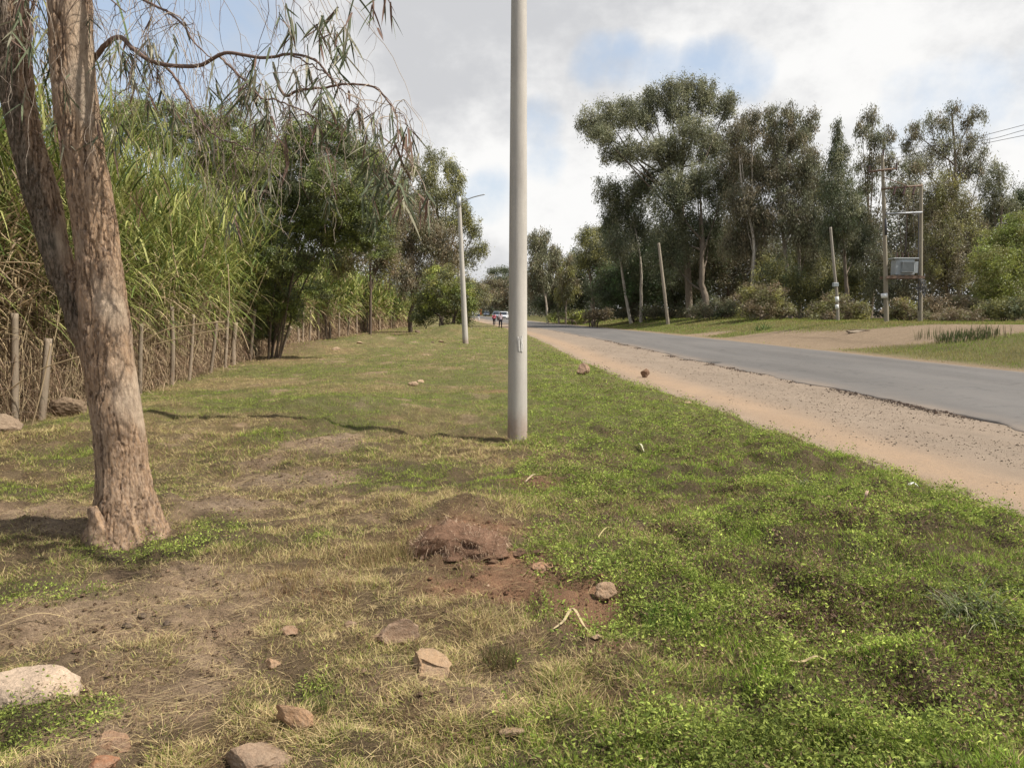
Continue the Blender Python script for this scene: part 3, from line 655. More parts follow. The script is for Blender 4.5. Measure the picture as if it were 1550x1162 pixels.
# the stub at the foot
tube(mb, smooth_path(fpath([(168, 850), (152, 815), (146, 790), (139, 767)], [D0-.05, D0-.22, D0-.25, D0-.25]), 60), np.linspace(.10, .030, 60)*1.0, 48, disp=lambda V, th, r: r[:, None]*.7*(fbm(V[..., 0]*16, V[..., 1]*16, V[..., 2]*16, s=220, o=3)-.5), colfn=barkcol)
mb.build('trunk', MAT['forebark'], tree)
TWIG = np.array([.17, .115, .09]); TW2 = np.array([.40, .33, .26])
mbr = MB(); mlf = MB()
TIPS = []
def bough(pp, dd, w0, w1, n=50, wob=.03, col=None):
    p = smooth_path(fpath(pp, dd), n, wob); tube(mbr, p, np.linspace(w0, w1, n), 7, col=TWIG if col is None else col); return p
b1 = bough([(128, 112), (140, 93), (160, 68), (183, 55), (205, 75), (240, 94), (300, 99), (345, 80), (400, 88), (440, 82), (478, 92), (500, 118)], np.linspace(5.25, 4.1, 12), .019, .005, 90, .008)
b2 = bough([(240, 94), (268, 130), (290, 165), (310, 195), (350, 215), (400, 235)], np.linspace(4.9, 4.4, 6), .009, .003, 50)
b3 = bough([(415, 110), (430, 145), (455, 136), (485, 132), (520, 128), (560, 132), (585, 150), (600, 175), (604, 215)], np.linspace(4.5, 3.9, 9), .009, .003, 60, .015)
b4 = bough([(330, 82), (365, 120), (395, 150), (440, 165), (480, 180)], np.linspace(4.7, 4.2, 5), .008, .003, 40)
b5 = bough([(150, -120), (250, -80), (350, -50), (440, -30), (510, -20), (560, -15)], np.linspace(5.0, 4.0, 6), .02, .006, 60)
b6 = bough([(130, -60), (180, -30), (225, 5), (265, 25), (300, 65), (322, 90)], np.linspace(5.2, 4.5, 6), .012, .003, 50)
b7 = bough([(100, -200), (180, -180), (280, -140), (360, -110), (420, -90)], np.linspace(5.2, 4.2, 5), .02, .006, 50)
b8 = bough([(20, -60), (60, -70), (110, -40), (150, -10), (190, 20)], np.linspace(5.2, 4.6, 5), .012, .003, 40)
b9 = bough([(440, 82), (470, 105), (510, 135), (545, 165)], np.linspace(4.3, 4.0, 4), .005, .002, 30)
def weep(p0, ln, r0=.0022, curl=.25, leafy=0.0, drift=(0, 0, 0), branch=True, col=None):
    n = 16; p = np.zeros((n, 3)); p[0] = p0; st = ln/n
    v = unit(RNG.normal(size=3)*[.8, .8, .25]+np.array(drift)); 
    for i in range(1, n):
        v = unit(v + RNG.normal(size=3)*curl + np.array([0, 0, -.30])+np.array(drift)*.08); p[i] = p[i-1]+v*st
    tube(mbr, p, np.linspace(r0, r0*.35, n), 4, col=(TWIG if RNG.uniform() < .5 else TW2) if col is None else col, cap=False)
    if branch:
        for _ in range(RNG.integers(1, 5)):
            weep(p[RNG.integers(3, n-2)], ln*RNG.uniform(.2, .5), r0*.6, curl*1.2, leafy, drift, False)
    if leafy > 0 and RNG.uniform() < leafy:
        hang_leaves(p[n//2:], RNG.integers(5, 12))
    return p
def hang_leaves(p, k, L0=.15):
    idx = RNG.integers(0, len(p), k); b = p[idx]+RNG.normal(0, .004, (k, 3))
    d = unit(np.stack([RNG.normal(0, .42, k), RNG.normal(0, .42, k), -np.ones(k)+RNG.uniform(0, .6, k)], 1))
    C = np.where(RNG.uniform(0, 1, (k, 1)) < .75, np.array([.13, .15, .085]), np.array([.34, .32, .22]))*RNG.uniform(.6, 1.25, (k, 1))
    C = np.where(RNG.uniform(0, 1, (k, 1)) < .15, np.array([.16, .10, .075]), C)
    s = unit(np.stack([RNG.normal(size=k), RNG.normal(size=k), np.zeros(k)], 1))
    blades(mlf, b, d, RNG.uniform(.7, 1.25, k)*L0, RNG.uniform(.013, .022, k), C, RNG.uniform(0, .25, k), 4, C, side=s)
def cluster(px, py, d, rpx, n, k):
    """n drooping twigs with k leaves each round a point"""
    for _ in range(max(1, int(n*.72))):
        c = P(px+RNG.normal(0, rpx), py+RNG.normal(0, rpx*.6), d+RNG.normal(0, .12))
        p = weep(np.array(c), RNG.uniform(.12, .3), .0018, .2, 0, branch=False); hang_leaves(p[4:], k)
for a in ((205, 70, 4.9, 22, 6, 8), (222, 90, 4.85, 18, 5, 7), (238, 45, 4.8, 8, 4, 6), (248, 30, 4.8, 5, 2, 6), (190, 60, 4.95, 12, 3, 6), (370, 110, 4.6, 24, 8, 6), (405, 105, 4.5, 20, 6, 7), (420, 130, 4.5, 16, 4, 6), (385, 85, 4.5, 10, 3, 6), (350, 130, 4.6, 20, 4, 5),
          (430, 5, 4.3, 10, 4, 6), (450, 0, 4.3, 8, 3, 6), (485, 15, 4.2, 12, 6, 7), (500, 45, 4.2, 12, 5, 7), (518, 40, 4.2, 8, 4, 6), (470, 60, 4.3, 14, 4, 5), (478, 100, 4.2, 8, 4, 6), (428, 35, 4.3, 8, 4, 6), (560, -10, 4.1, 10, 5, 7),
          (550, 170, 4.0, 4, 3, 7), (560, 180, 4.0, 10, 3, 6), (585, 185, 4.0, 12, 5, 7), (600, 160, 3.95, 10, 5, 6), (607, 180, 3.95, 10, 4, 6), (590, 220, 4.0, 12, 6, 7), (580, 250, 4.0, 10, 6, 7), (598, 255, 4.0, 8, 5, 7), (575, 285, 4.0, 10, 4, 6), (600, 290, 4.0, 8, 4, 6), (612, 245, 3.95, 4, 2, 5),
          (165, 170, 4.9, 8, 5, 6), (30, 20, 4.6, 18, 5, 7), (15, 40, 4.5, 12, 4, 7), (330, 180, 4.5, 22, 2, 4), (500, 250, 4.2, 18, 2, 4), (460, 230, 4.3, 22, 2, 4), (420, 190, 4.4, 20, 3, 5), (520, 200, 4.1, 16, 2, 4), (345, 310, 4.6, 8, 2, 4), (395, 100, 4.4, 14, 5, 7)):
    cluster(*a)
for _ in range(85):            # bare hanging twigs off the boughs above the frame
    b = (b5, b7, b8, b6)[RNG.integers(0, 4)]; p0 = b[RNG.integers(0, int(len(b)*.72))]
    weep(p0, RNG.uniform(.5, 1.5), .0022, .22, .015, (RNG.normal(0, .3), 0, 0))
for b, k, ll in ((b1, 26, .6), (b2, 24, .85), (b3, 20, .6), (b4, 26, .95), (b9, 14, .8), (b6, 8, .4)):
    for _ in range(k): weep(b[RNG.integers(len(b)//6, len(b))], RNG.uniform(.3, 1)*ll, .0024, .27, .045, (.1, 0, 0))
for px, py, dx in ((60, 30, .2), (90, 40, -.3), (40, 80, .3), (75, 120, 0), (50, 60, .3)):
    for _ in range(9): weep(P(px+RNG.normal(0, 25), py-90+RNG.normal(0, 40), 5.0), RNG.uniform(.5, 1.1), .0022, .26, .03, (dx, 0, 0))
# crown above the frame
for k in range(34):
    q = RNG.uniform(0, 1); side = k % 2
    s0 = np.array(P(98, -300-300*q, D0+.2)) if side else np.array(P(-50, -300-240*q, D0-.2))
    e = s0+np.array([RNG.normal(-.4, 1.0), RNG.normal(0, 1.0), RNG.uniform(.5, 2.2)])
    pth = smooth_path([s0, (s0+e)/2+RNG.normal(0, .15, 3), e], 14, .05); tube(mbr, pth, np.linspace(.03, .008, 14), 5, col=TWIG)
    for _ in range(7):
        p = weep(pth[RNG.integers(5, 14)], RNG.uniform(.4, .9), .003, .25, 0, branch=False); hang_leaves(p, 12, .16)
mbr.build('branch', MAT['twig'], tree)
mlf.build('foliage', MAT['foreleaf'], tree)

# ------------------------------------------------------------------ hedge of tall cane grass, fence
def fence_x(y): return np.interp(y, [0, 6, 10.2, 16, 23, 30, 40, 60, 80, 92, 110], [-6.4, -6.5, -6.65, -7.25, -8.3, -9.3, -10.6, -12.0, -12.3, -12.2, -12])
mb = MB(); mbd = MB()
NC = 12500
cy_ = np.exp(RNG.uniform(math.log(5.0), math.log(92), NC)); cdep = RNG.exponential(.75, NC).clip(0, 3.6)
ctop = 5.0*(.78+.40*fbm(cy_*.6, cdep*.9+3, s=301, o=3))*np.interp(cy_, [0, 20, 26, 31, 36, 60, 75, 92], [1, 1, .92, .82, .92, .96, .88, .6])*RNG.uniform(.72, 1.08, NC)
cx_ = fence_x(cy_)-.42-cdep; cl_ = RNG.normal(0, .19, (NC, 2))+np.array([.05, -.02])
NLV = 9; k = np.repeat(np.arange(NC), NLV); n = len(k); fr_ = np.tile(np.linspace(.38, 1.0, NLV), NC)+RNG.normal(0, .04, n)
z = ctop[k]*fr_*.86; x = cx_[k]+cl_[k, 0]*z; y = cy_[k]+cl_[k, 1]*z
az = np.repeat(RNG.uniform(0, 6.28, NC), NLV)+np.tile(np.arange(NLV)*np.pi, NC)+RNG.normal(0, .6, n); up = .55+2.4*np.clip(fr_, 0, 1)**2.5*RNG.uniform(.6, 1.4, n)
d = unit(np.stack([np.cos(az)+.25, np.sin(az)-.2, up], 1))
cn = fbm(cx_*.7, cy_*.7, s=303, o=3)[k]
isd = RNG.uniform(0, 1, n) < np.clip(1.5-2.3*fr_+(cn-.5)*2.6, .10, 1)
g1_ = fbm(cx_*1.5, cy_*1.5, s=304, o=2)[k][:, None]
C = np.where(RNG.uniform(0, 1, (n, 1)) < .5, np.array([.24, .275, .06]), np.array([.42, .42, .14])); C = np.where(RNG.uniform(0, 1, (n, 1)) < .3, np.array([.12, .17, .04]), C)*(.35+1.25*g1_)
C = np.where(isd[:, None], np.where(RNG.uniform(0, 1, (n, 1)) < .55, np.array([.50, .38, .22]), np.array([.26, .18, .11])), C)*RNG.uniform(.65, 1.25, (n, 1))
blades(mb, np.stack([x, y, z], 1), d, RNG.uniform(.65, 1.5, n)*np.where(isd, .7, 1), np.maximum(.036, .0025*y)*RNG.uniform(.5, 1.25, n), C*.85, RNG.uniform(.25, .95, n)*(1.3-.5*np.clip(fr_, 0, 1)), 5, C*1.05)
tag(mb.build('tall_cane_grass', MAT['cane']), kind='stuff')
# leafy canes showing their stalks, and the dead tangle under them
n = 5200; y = np.exp(RNG.uniform(math.log(5), math.log(92), n)); dep = RNG.exponential(.5, n).clip(0, 3.4); x = fence_x(y)-.15-dep
hh = RNG.uniform(1.0, 3.0, n)*np.where(RNG.uniform(0, 1, n) < .5, .5, 1); lean = RNG.normal(0, .14, (n, 2)); wobble = RNG.normal(0, .05, (n, 2))
zz = H(x, y); r = np.maximum(.009, .0006*y)
for k_ in range(n):
    if k_ % 1 == 0:
        c = (np.array([.46, .36, .22]) if RNG.uniform() < .55 else np.array([.22, .155, .10]))*RNG.uniform(.6, 1.2)
        a0 = np.array([x[k_], y[k_], zz[k_]-.05]); a2 = a0+np.array([lean[k_, 0]*hh[k_], lean[k_, 1]*hh[k_], hh[k_]]); a1 = (a0+a2)/2+np.array([wobble[k_, 0], wobble[k_, 1], 0])
        tube(mbd, np.array([a0, a1, a2]), [r[k_], r[k_]*.9, r[k_]*.5], 3, col=c, cap=False)
n = 70000; y = np.exp(RNG.uniform(math.log(5), math.log(92), n)); dep = RNG.exponential(.5, n).clip(-.3, 2.5); z = RNG.uniform(.02, 2.2, n)*RNG.uniform(.3, 1, n)
x = fence_x(y)-.14-dep*.8+.30*np.abs(RNG.normal(0, 1, n))*np.exp(-z*1.2)
d = rnd_dir(n, 0); d[:, 2] = RNG.normal(-.15, .55, n); d = unit(d)
C = np.where(RNG.uniform(0, 1, (n, 1)) < .42, np.array([.46, .35, .22]), np.array([.24, .16, .105]))*RNG.uniform(.5, 1.3, (n, 1))
blades(mbd, np.stack([x, y, H(x, y)+z], 1), d, RNG.uniform(.15, .55, n), np.maximum(.005, .0006*y)*RNG.uniform(.6, 1.6, n), C, RNG.uniform(.1, .6, n), 3, C)
tag(mbd.build('dead_cane_tangle', MAT['dry']), kind='stuff')

fence = thing('post_and_wire_fence', (float(fence_x(10)), 10.0, hz(float(fence_x(10)), 10)), 'old fence of rough wooden posts and rusty wire along the cane grass', 'fence')
PW = np.array([.30, .235, .17])
posts = [((22, 660), (22, 474), 13, .0), ((60, 655), (73, 512), 14, .02), ((211, 592), (214, 490), 8, 0), ((260, 596), (260, 464), 8, 0), ((284, 546), (293, 476), 6, 0), ((316, 550), (328, 486), 6, 0), ((340, 562), (345, 470), 6, 0), ((353, 553), (357, 488), 9, 0),
         ((378, 536), (386, 468), 6, 0), ((412, 545), (418, 460), 6, 0), ((425, 530), (441, 495), 6, 0), ((452, 532), (451, 468), 5, 0), ((458, 526), (459, 466), 4, 0), ((468, 524), (470, 470), 4, 0), ((482, 522), (482, 472), 4, 0), ((494, 518), (493, 478), 4, 0),
         ((499, 520), (499, 487), 4, 0), ((513, 517), (513, 473), 4, 0), ((526, 514), (529, 475), 3.5, 0), ((540, 512), (540, 470), 3.5, 0), ((556, 508), (556, 474), 3, 0), ((575, 504), (574, 476), 3, 0), ((592, 500), (592, 474), 3, 0)]
ptop = []
for (bx, by), (tx, ty), w, _ in posts:
    # depth from the fence line seen in that direction
    yy = np.linspace(6, 100, 3000); fx = fence_x(yy)+.12; i_ = int(np.argmin(np.abs(fx/yy-(bx-CX)/F))); dd = float(yy[i_])
    b = P(bx, by, dd); t = P(tx, ty, dd); b.z = hz(b.x, b.y)-.15
    mbp = MB(); pth = smooth_path([b, (b+t)/2+Vector((RNG.normal(0, .015), RNG.normal(0, .015), 0)), t], 14)
    rr = w/2*dd/F*.82
    tube(mbp, pth, np.linspace(rr*1.1, rr*.92, 14), 9, disp=lambda V, th, r: r[:, None]*.3*(fbm(np.cos(th)[None]*3+V[..., 0]*3, np.sin(th)[None]*3, V[..., 2]*1.2, s=311, o=3)-.5), col=PW*RNG.uniform(.75, 1.2))
    mbp.build('post', MAT['wood'], fence); ptop.append((dd, b, t))
ptop.sort(key=lambda q: q[0])
for fr in (.22, .42, .62, .8):
    mbw = MB(); pts = [Vector((float(fence_x(5)), 5, 1.6*fr))]+[b.lerp(t, fr)+Vector((.035, 0, 0)) for dd, b, t in ptop if dd < 75]
    tube(mbw, pts, .0028, 4, col=(.2, .15, .11)); mbw.build('wire', MAT['rust'], fence)

# ------------------------------------------------------------------ trees
def tree_fn(name, label, cat, basepx, d, lobes, leafcols, dens=1.0, lsize=.0042, group=None, trunkw=6, trunkcol=(.22, .175, .13), droop=.5, z0=None, flat=1.0, fine=False, limbs=True, stems=1, lw=.27, shell=.5):
    bx, by = basepx; b = P(bx, by, d); b.z = hz(b.x, b.y) if z0 is None else z0
    t = thing(name, b, label, cat, group)
    mt = MB(); ml = MB(); b = np.array(b)
    cs = []
    for (px, py, rx, ry) in lobes:
        dz = RNG.normal(0, 1)*rx*d/F*.7; c = np.array(P(px, py, d+dz)); cs.append((c, rx*d/F, ry*d/F))
    topc = max(cs, key=lambda q: q[0][2]); mean = np.mean([q[0] for q in cs], 0)
    forkz = b[2]+(min(q[0][2]-q[2]*.5 for q in cs)-b[2])*.75
    tw = trunkw*d/F/2
    ends = [topc[0]] if stems == 1 else [cs[k % len(cs)][0] for k in range(stems)]
    trunks = []
    for e in ends:
        off = RNG.normal(0, max(tw*.8, .012*d*(stems > 1)*.6), 3)*(stems > 1); off[2] = 0
        mid = b+off+(np.array([*(mean[:2]*.35+b[:2]*.65), max(forkz, b[2]+.8)])-b)
        if stems > 1: mid = b+off*1.6+(e-b)*np.array([.3, .3, .45])
        p = smooth_path([b+off-[0, 0, .3], (b+off+mid)/2+RNG.normal(0, tw*.5, 3), mid, (mid+e)/2+RNG.normal(0, tw, 3), e], 26, tw*.5)
        tube(mt, p, np.interp(np.linspace(0, 1, 26), [0, .08, .5, 1], [tw*1.3, tw, tw*.7, tw*.14]), 9, col=np.array(trunkcol)*RNG.uniform(.85, 1.15)); trunks.append(p)
    for (c, rx, ry) in cs:
        p = trunks[RNG.integers(0, len(trunks))]
        if limbs:
            cand = [q for q in p if q[2] < c[2]-ry*.1] or [p[6]]; s0 = cand[max(0, int(len(cand)*RNG.uniform(.5, .95)))-1]
            m_ = s0*.5+c*.5+np.array([0, 0, -abs(RNG.normal(0, ry*.18))]); lp = smooth_path([s0, m_, c], 12, rx*.08)
            tube(mt, lp, np.linspace(tw*.32, tw*.09, 12), 6, col=np.array(trunkcol)*RNG.uniform(.7, 1.2), cap=False)
        nc = max(5, int(dens*1.15*(rx*F/d)*(ry*F/d)/11))
        dirs = rnd_dir(nc); rad = RNG.uniform(0, 1, nc)**(shell)
        rag = .72+.56*vnoise(dirs[:, 0]*2.3+c[0], dirs[:, 1]*2.3+c[1], dirs[:, 2]*2.3, s=410)
        cc = c+dirs*(rad*rag*1.05)[:, None]*np.array([rx, rx*.9, ry*flat])
        crad = (.07+.22*RNG.uniform(0, 1, nc)**1.7)*min(rx, ry)+.0035*d
        for q in range(0, nc, 3):
            e = cc[q]; s0 = c+(e-c)*.1; tube(mt, np.array([s0, (s0+e)/2+RNG.normal(0, rx*.05, 3), e]), [tw*.10+.002*d/10, tw*.06+.0008*d/10, .0006*d/10], 3, col=np.array(trunkcol)*.8, cap=False)
        per = 72 if not fine else 64
        k = np.repeat(np.arange(nc), per)
        off = RNG.normal(0, 1, (len(k), 3))*.6*crad[k][:, None]*np.array([1, 1, .62]) if fine else RNG.normal(0, 1, (len(k), 3))*.6*crad[k][:, None]*(np.array([.8, .8, 1.15]) if droop > .3 else np.array([1, 1, .8]))
        pos = cc[k]+off
        dd = rnd_dir(len(k)); dd[:, 2] -= droop*1.8; dd = unit(dd)
        lc = np.array(leafcols)[RNG.integers(0, len(leafcols), nc)]*2.05*np.array([1.06, .99, .88])*RNG.uniform(.55, 1.4, (nc, 1))
        C = lc[k]*RNG.uniform(.65, 1.35, (len(k), 1))
        ls = lsize*d*(.76 if not fine else 1)*RNG.uniform(.6, 1.3, len(k))
        leaves(ml, pos, dd, ls, ls*lw, C)
    mt.build('trunk', MAT['bark'], t); ml.build('crown', MAT['leaf'], t)
    return t
EG = [(.10, .108, .066), (.125, .13, .082), (.075, .085, .052)]           # grey-green eucalyptus
EB = [(.100, .092, .058), (.085, .08, .052), (.115, .10, .066), (.075, .08, .045)]   # browner
ED = [(.045, .06, .03), (.06, .07, .035)]
EO = [(.15, .15, .05), (.12, .125, .045), (.10, .105, .045)]
BR = [(.17, .20, .045), (.13, .165, .04), (.10, .13, .035)]
BN = [(.105, .085, .052), (.09, .074, .046), (.09, .09, .045), (.125, .10, .066)]
PT = (.36, .31, .25); DT = (.12, .09, .07); GT = (.22, .18, .14)
GW = 'trees of the wood across the road'
tree_fn('eucalyptus_tree', 'tallest tree across the road, spreading umbrella crown above the wood', 'tree', (1045, 480), 88,
        [(893, 185, 20, 20), (918, 178, 24, 24), (948, 172, 22, 26), (912, 205, 22, 18), (985, 152, 20, 22), (975, 180, 24, 18), (1015, 145, 18, 24), (1042, 135, 24, 20), (1070, 148, 22, 24), (1100, 160, 18, 22), (1030, 170, 26, 16), (928, 232, 20, 14), (950, 228, 18, 20), (985, 225, 24, 16), (1050, 200, 32, 22), (1015, 235, 32, 30), (1080, 225, 30, 28)],
        EG, 1.25, trunkw=11, trunkcol=GT, group=GW)
tree_fn('eucalyptus_tree', 'dark round crown under the left side of the tallest tree', 'tree', (962, 478), 92, [(922, 290, 20, 22), (950, 310, 32, 30), (925, 335, 22, 28), (975, 280, 32, 26), (965, 350, 30, 28), (935, 375, 30, 26)], EG+ED, 1.05, trunkw=5, trunkcol=(.45, .40, .33), stems=2, group=GW)
tree_fn('eucalyptus_tree', 'small pale-trunked tree at the left end of the dark wood', 'tree', (898, 476), 100, [(886, 358, 15, 18), (900, 378, 20, 20), (886, 392, 18, 16), (912, 360, 18, 20), (910, 400, 20, 22)], EO+EG, 1.2, trunkw=7, trunkcol=(.24, .19, .14), group=GW)
tree_fn('eucalyptus_tree', 'thick-trunked dark tree in front of the tallest crown', 'tree', (1066, 480), 84, [(1020, 300, 34, 36), (1058, 275, 32, 30), (1095, 290, 32, 36), (1030, 350, 38, 34), (1078, 350, 38, 36), (1010, 390, 30, 30)], EG+ED, 1.1, trunkw=12, trunkcol=GT, group=GW)
tree_fn('eucalyptus_tree', 'brownish tree with a slim white trunk, right of the tallest tree', 'tree', (1139, 478), 80, [(1118, 205, 22, 26), (1138, 190, 20, 24), (1120, 250, 30, 34), (1148, 260, 26, 34), (1125, 310, 32, 34), (1150, 340, 28, 34), (1115, 365, 28, 30)], EB, 1.05, trunkw=6, trunkcol=(.45, .40, .33), stems=2, group=GW, droop=.9)
tree_fn('eucalyptus_tree', 'brown-tinged tree with three pointed tops, middle of the wood', 'tree', (1205, 480), 78, [(1168, 185, 13, 24), (1170, 215, 18, 26), (1195, 180, 14, 24), (1222, 195, 16, 26), (1200, 215, 22, 28), (1185, 260, 34, 34), (1222, 260, 24, 40), (1195, 320, 36, 40), (1225, 350, 24, 40)], EG+EB, 1.05, trunkw=6, trunkcol=PT, stems=2, group=GW, droop=.9)
tree_fn('eucalyptus_tree', 'dark narrow tree with a pointed top behind the short banded pole', 'tree', (1283, 475), 72, [(1268, 205, 9, 20), (1268, 238, 18, 26), (1266, 285, 28, 34), (1284, 320, 30, 34), (1262, 350, 30, 36), (1295, 370, 26, 34)], ED+EG, 1.1, trunkw=7, trunkcol=GT, group=GW, droop=.8)
tree_fn('eucalyptus_tree', 'thin see-through crown behind the left transformer pole', 'tree', (1318, 476), 76, [(1322, 178, 16, 16), (1305, 200, 14, 18), (1325, 215, 18, 20), (1345, 205, 9, 18), (1318, 250, 22, 24), (1345, 250, 14, 20), (1310, 290, 18, 22), (1318, 340, 20, 26)], EG+EB, .62, trunkw=6, trunkcol=GT, group=GW, droop=.9)
tree_fn('eucalyptus_tree', 'feathery see-through tree with wind-blown top behind the right transformer pole', 'tree', (1452, 478), 72, [(1385, 200, 20, 16), (1372, 228, 14, 16), (1420, 185, 22, 18), (1440, 168, 14, 10), (1470, 180, 22, 16), (1428, 225, 26, 24), (1468, 222, 24, 24), (1400, 250, 22, 20), (1452, 262, 28, 22), (1485, 255, 18, 20)], EG+EB, .55, trunkw=8, trunkcol=GT, group=GW, droop=.8)
tree_fn('eucalyptus_tree', 'olive tree beneath the feathery crown, right of the transformer', 'tree', (1432, 480), 64, [(1428, 285, 26, 26), (1415, 320, 28, 30), (1450, 325, 32, 32), (1425, 365, 32, 34), (1465, 370, 30, 34), (1440, 410, 40, 30)], EO+EB, 1.1, trunkw=6, trunkcol=DT, group=GW)
tree_fn('eucalyptus_tree', 'grey-green tree with loose crown at the right edge, behind the bright bush', 'tree', (1508, 478), 68, [(1498, 280, 18, 22), (1512, 262, 14, 16), (1518, 300, 18, 26), (1500, 330, 22, 28), (1530, 320, 14, 18)], EG, .75, trunkw=6, trunkcol=GT, group=GW)
tree_fn('broadleaf_tree', 'dark rounded tree cut by the right frame edge', 'tree', (1562, 480), 70, [(1548, 300, 14, 18), (1545, 330, 22, 22), (1565, 320, 30, 40), (1560, 370, 30, 30)], ED, 1.4, trunkw=8, trunkcol=DT, droop=.1, group=GW)
tree_fn('broadleaf_tree', 'bright green leafy tree at the right edge of the wood', 'tree', (1535, 485), 52, [(1510, 365, 26, 26), (1540, 350, 26, 24), (1500, 400, 28, 30), (1535, 395, 30, 32), (1515, 440, 34, 30), (1555, 430, 30, 36), (1490, 440, 20, 24)], BR+EO, 1.15, trunkw=7, trunkcol=DT, droop=.2, group=GW)
tree_fn('eucalyptus_tree', 'dull green tree filling the wood left of the short banded pole', 'tree', (1232, 480), 82, [(1240, 290, 26, 34), (1235, 350, 34, 36), (1215, 400, 34, 36), (1255, 410, 30, 34)], EG+EO, 1.05, trunkw=5, trunkcol=PT, stems=3, group=GW)
tree_fn('eucalyptus_tree', 'shaded tree between the leaning pole and the white trunk', 'tree', (1098, 478), 90, [(1095, 380, 40, 36), (1060, 410, 40, 34), (1120, 430, 36, 30), (1160, 390, 32, 34)], ED+EB, 1.1, trunkw=7, trunkcol=DT, group=GW)
tree_fn('broadleaf_tree', 'low dark green tree left of the leaning pole', 'tree', (958, 478), 95, [(945, 420, 38, 32), (985, 400, 34, 32), (915, 440, 30, 26), (970, 445, 34, 24)], ED+[(.05, .085, .03)], 1.1, trunkw=6, trunkcol=DT, droop=.1, group=GW)
tree_fn('broadleaf_tree', 'low dark green tree just right of the leaning pole', 'tree', (1025, 478), 95, [(1015, 430, 34, 30), (1048, 445, 34, 26), (1000, 375, 30, 34)], ED, 1.1, trunkw=6, trunkcol=DT, droop=.1, group=GW)
tree_fn('eucalyptus_tree', 'brown-green tree behind the grey transformer', 'tree', (1368, 478), 68, [(1382, 300, 20, 26), (1385, 345, 22, 26), (1330, 400, 26, 30), (1368, 395, 30, 22), (1400, 400, 24, 32), (1350, 435, 40, 26), (1362, 290, 22, 26), (1378, 258, 18, 20)], EG+EB, .9, trunkw=6, trunkcol=DT, group=GW)
tree_fn('eucalyptus_tree', 'mid-green tree behind the short banded pole, under the pointed tops', 'tree', (1180, 478), 76, [(1175, 420, 32, 34), (1200, 440, 32, 28), (1290, 430, 34, 32), (1240, 445, 36, 28)], EO+ED, 1.0, trunkw=6, trunkcol=DT, group=GW)
GS = 'slim roadside trees left of the wood'
tree_fn('eucalyptus_tree', 'slim tree with pale leaning trunk just right of the near lamp post', 'tree', (829, 487), 118, [(808, 370, 12, 18), (822, 372, 14, 20), (815, 400, 18, 22), (836, 395, 12, 22), (805, 430, 16, 22), (825, 425, 16, 18)], EB+EG, 1.2, trunkw=4, trunkcol=PT, group=GS, droop=.9)
tree_fn('eucalyptus_tree', 'slim brownish tree, second from the near lamp post', 'tree', (846, 485), 124, [(842, 400, 12, 22), (846, 430, 14, 20), (836, 440, 12, 18)], EB, 1.1, trunkw=3.5, trunkcol=PT, group=GS, droop=.9)
tree_fn('eucalyptus_tree', 'slim pointed tree against the dark left end of the wood', 'tree', (856, 487), 112, [(862, 392, 7, 14), (860, 412, 14, 20), (862, 438, 16, 18), (850, 448, 12, 14)], EB+EO, 1.1, trunkw=3.2, trunkcol=GT, group=GS, droop=.9)
tree_fn('broadleaf_tree', 'dark rounded tree behind the slim roadside trees', 'tree', (868, 480), 128, [(872, 395, 14, 18), (868, 425, 22, 26), (850, 455, 26, 18), (884, 450, 24, 22), (825, 460, 22, 14)], ED, 1.3, trunkw=5, trunkcol=DT, group=GW, droop=.1)
# where the road ends
tree_fn('broadleaf_tree', 'dark flat-topped tree far off where the road bends', 'tree', (762, 470), 330, [(745, 411, 9, 5), (760, 408, 14, 6), (780, 410, 18, 8), (765, 425, 26, 12), (790, 430, 20, 18)], ED, 2.2, lsize=.003, trunkw=3, trunkcol=DT, droop=.1, group='far trees at the end of the road')
tree_fn('broadleaf_tree', 'brown-leaved tree far down the road above the cars', 'tree', (770, 472), 270, [(742, 432, 18, 12), (765, 440, 18, 18), (785, 445, 18, 20), (752, 452, 22, 12), (800, 450, 14, 16)], BN+EB, 2.0, lsize=.0034, trunkw=3, trunkcol=DT, droop=.1, group='far trees at the end of the road')
tree_fn('broadleaf_tree', 'olive tree overhanging the far left side of the road', 'tree', (706, 470), 210, [(722, 440, 18, 14), (730, 455, 20, 9), (705, 435, 14, 22), (716, 455, 14, 12)], EO+EB, 1.9, lsize=.0036, trunkw=3, trunkcol=DT, droop=.1, group='far trees at the end of the road')
# left side
tree_fn('eucalyptus_tree', 'tall round-crowned tree behind the second lamp post', 'tree', (668, 492), 78, [(622, 255, 16, 18), (612, 280, 12, 18), (655, 240, 16, 16), (680, 252, 16, 18), (650, 268, 20, 18), (692, 278, 14, 20), (630, 300, 24, 22), (672, 298, 26, 22), (702, 315, 16, 16), (690, 338, 22, 20), (655, 345, 28, 26), (718, 350, 12, 18), (722, 378, 16, 16), (700, 390, 18, 18)], EG+EO, .95, trunkw=8, trunkcol=GT)
tree_fn('eucalyptus_tree', 'dense brown-tinged tree at the end of the cane hedge', 'tree', (622, 495), 62, [(600, 315, 22, 30), (622, 335, 26, 30), (648, 360, 28, 34), (610, 375, 28, 34), (655, 410, 32, 30), (680, 380, 20, 28), (620, 420, 30, 26)], EB+BN, 1.05, trunkw=7, trunkcol=DT, droop=.8)
tree_fn('broadleaf_bush', 'large green bush at the foot of the second lamp post', 'bush', (676, 500), 54, [(668, 425, 24, 22), (690, 440, 22, 22), (650, 455, 28, 22), (682, 470, 30, 22), (712, 455, 18, 18), (640, 480, 18, 16), (705, 482, 12, 14)], BR+EO+ED, 1.1, trunkw=4, trunkcol=DT, droop=.1, stems=4)
AC = [(.10, .125, .035), (.075, .10, .03), (.13, .15, .045)]
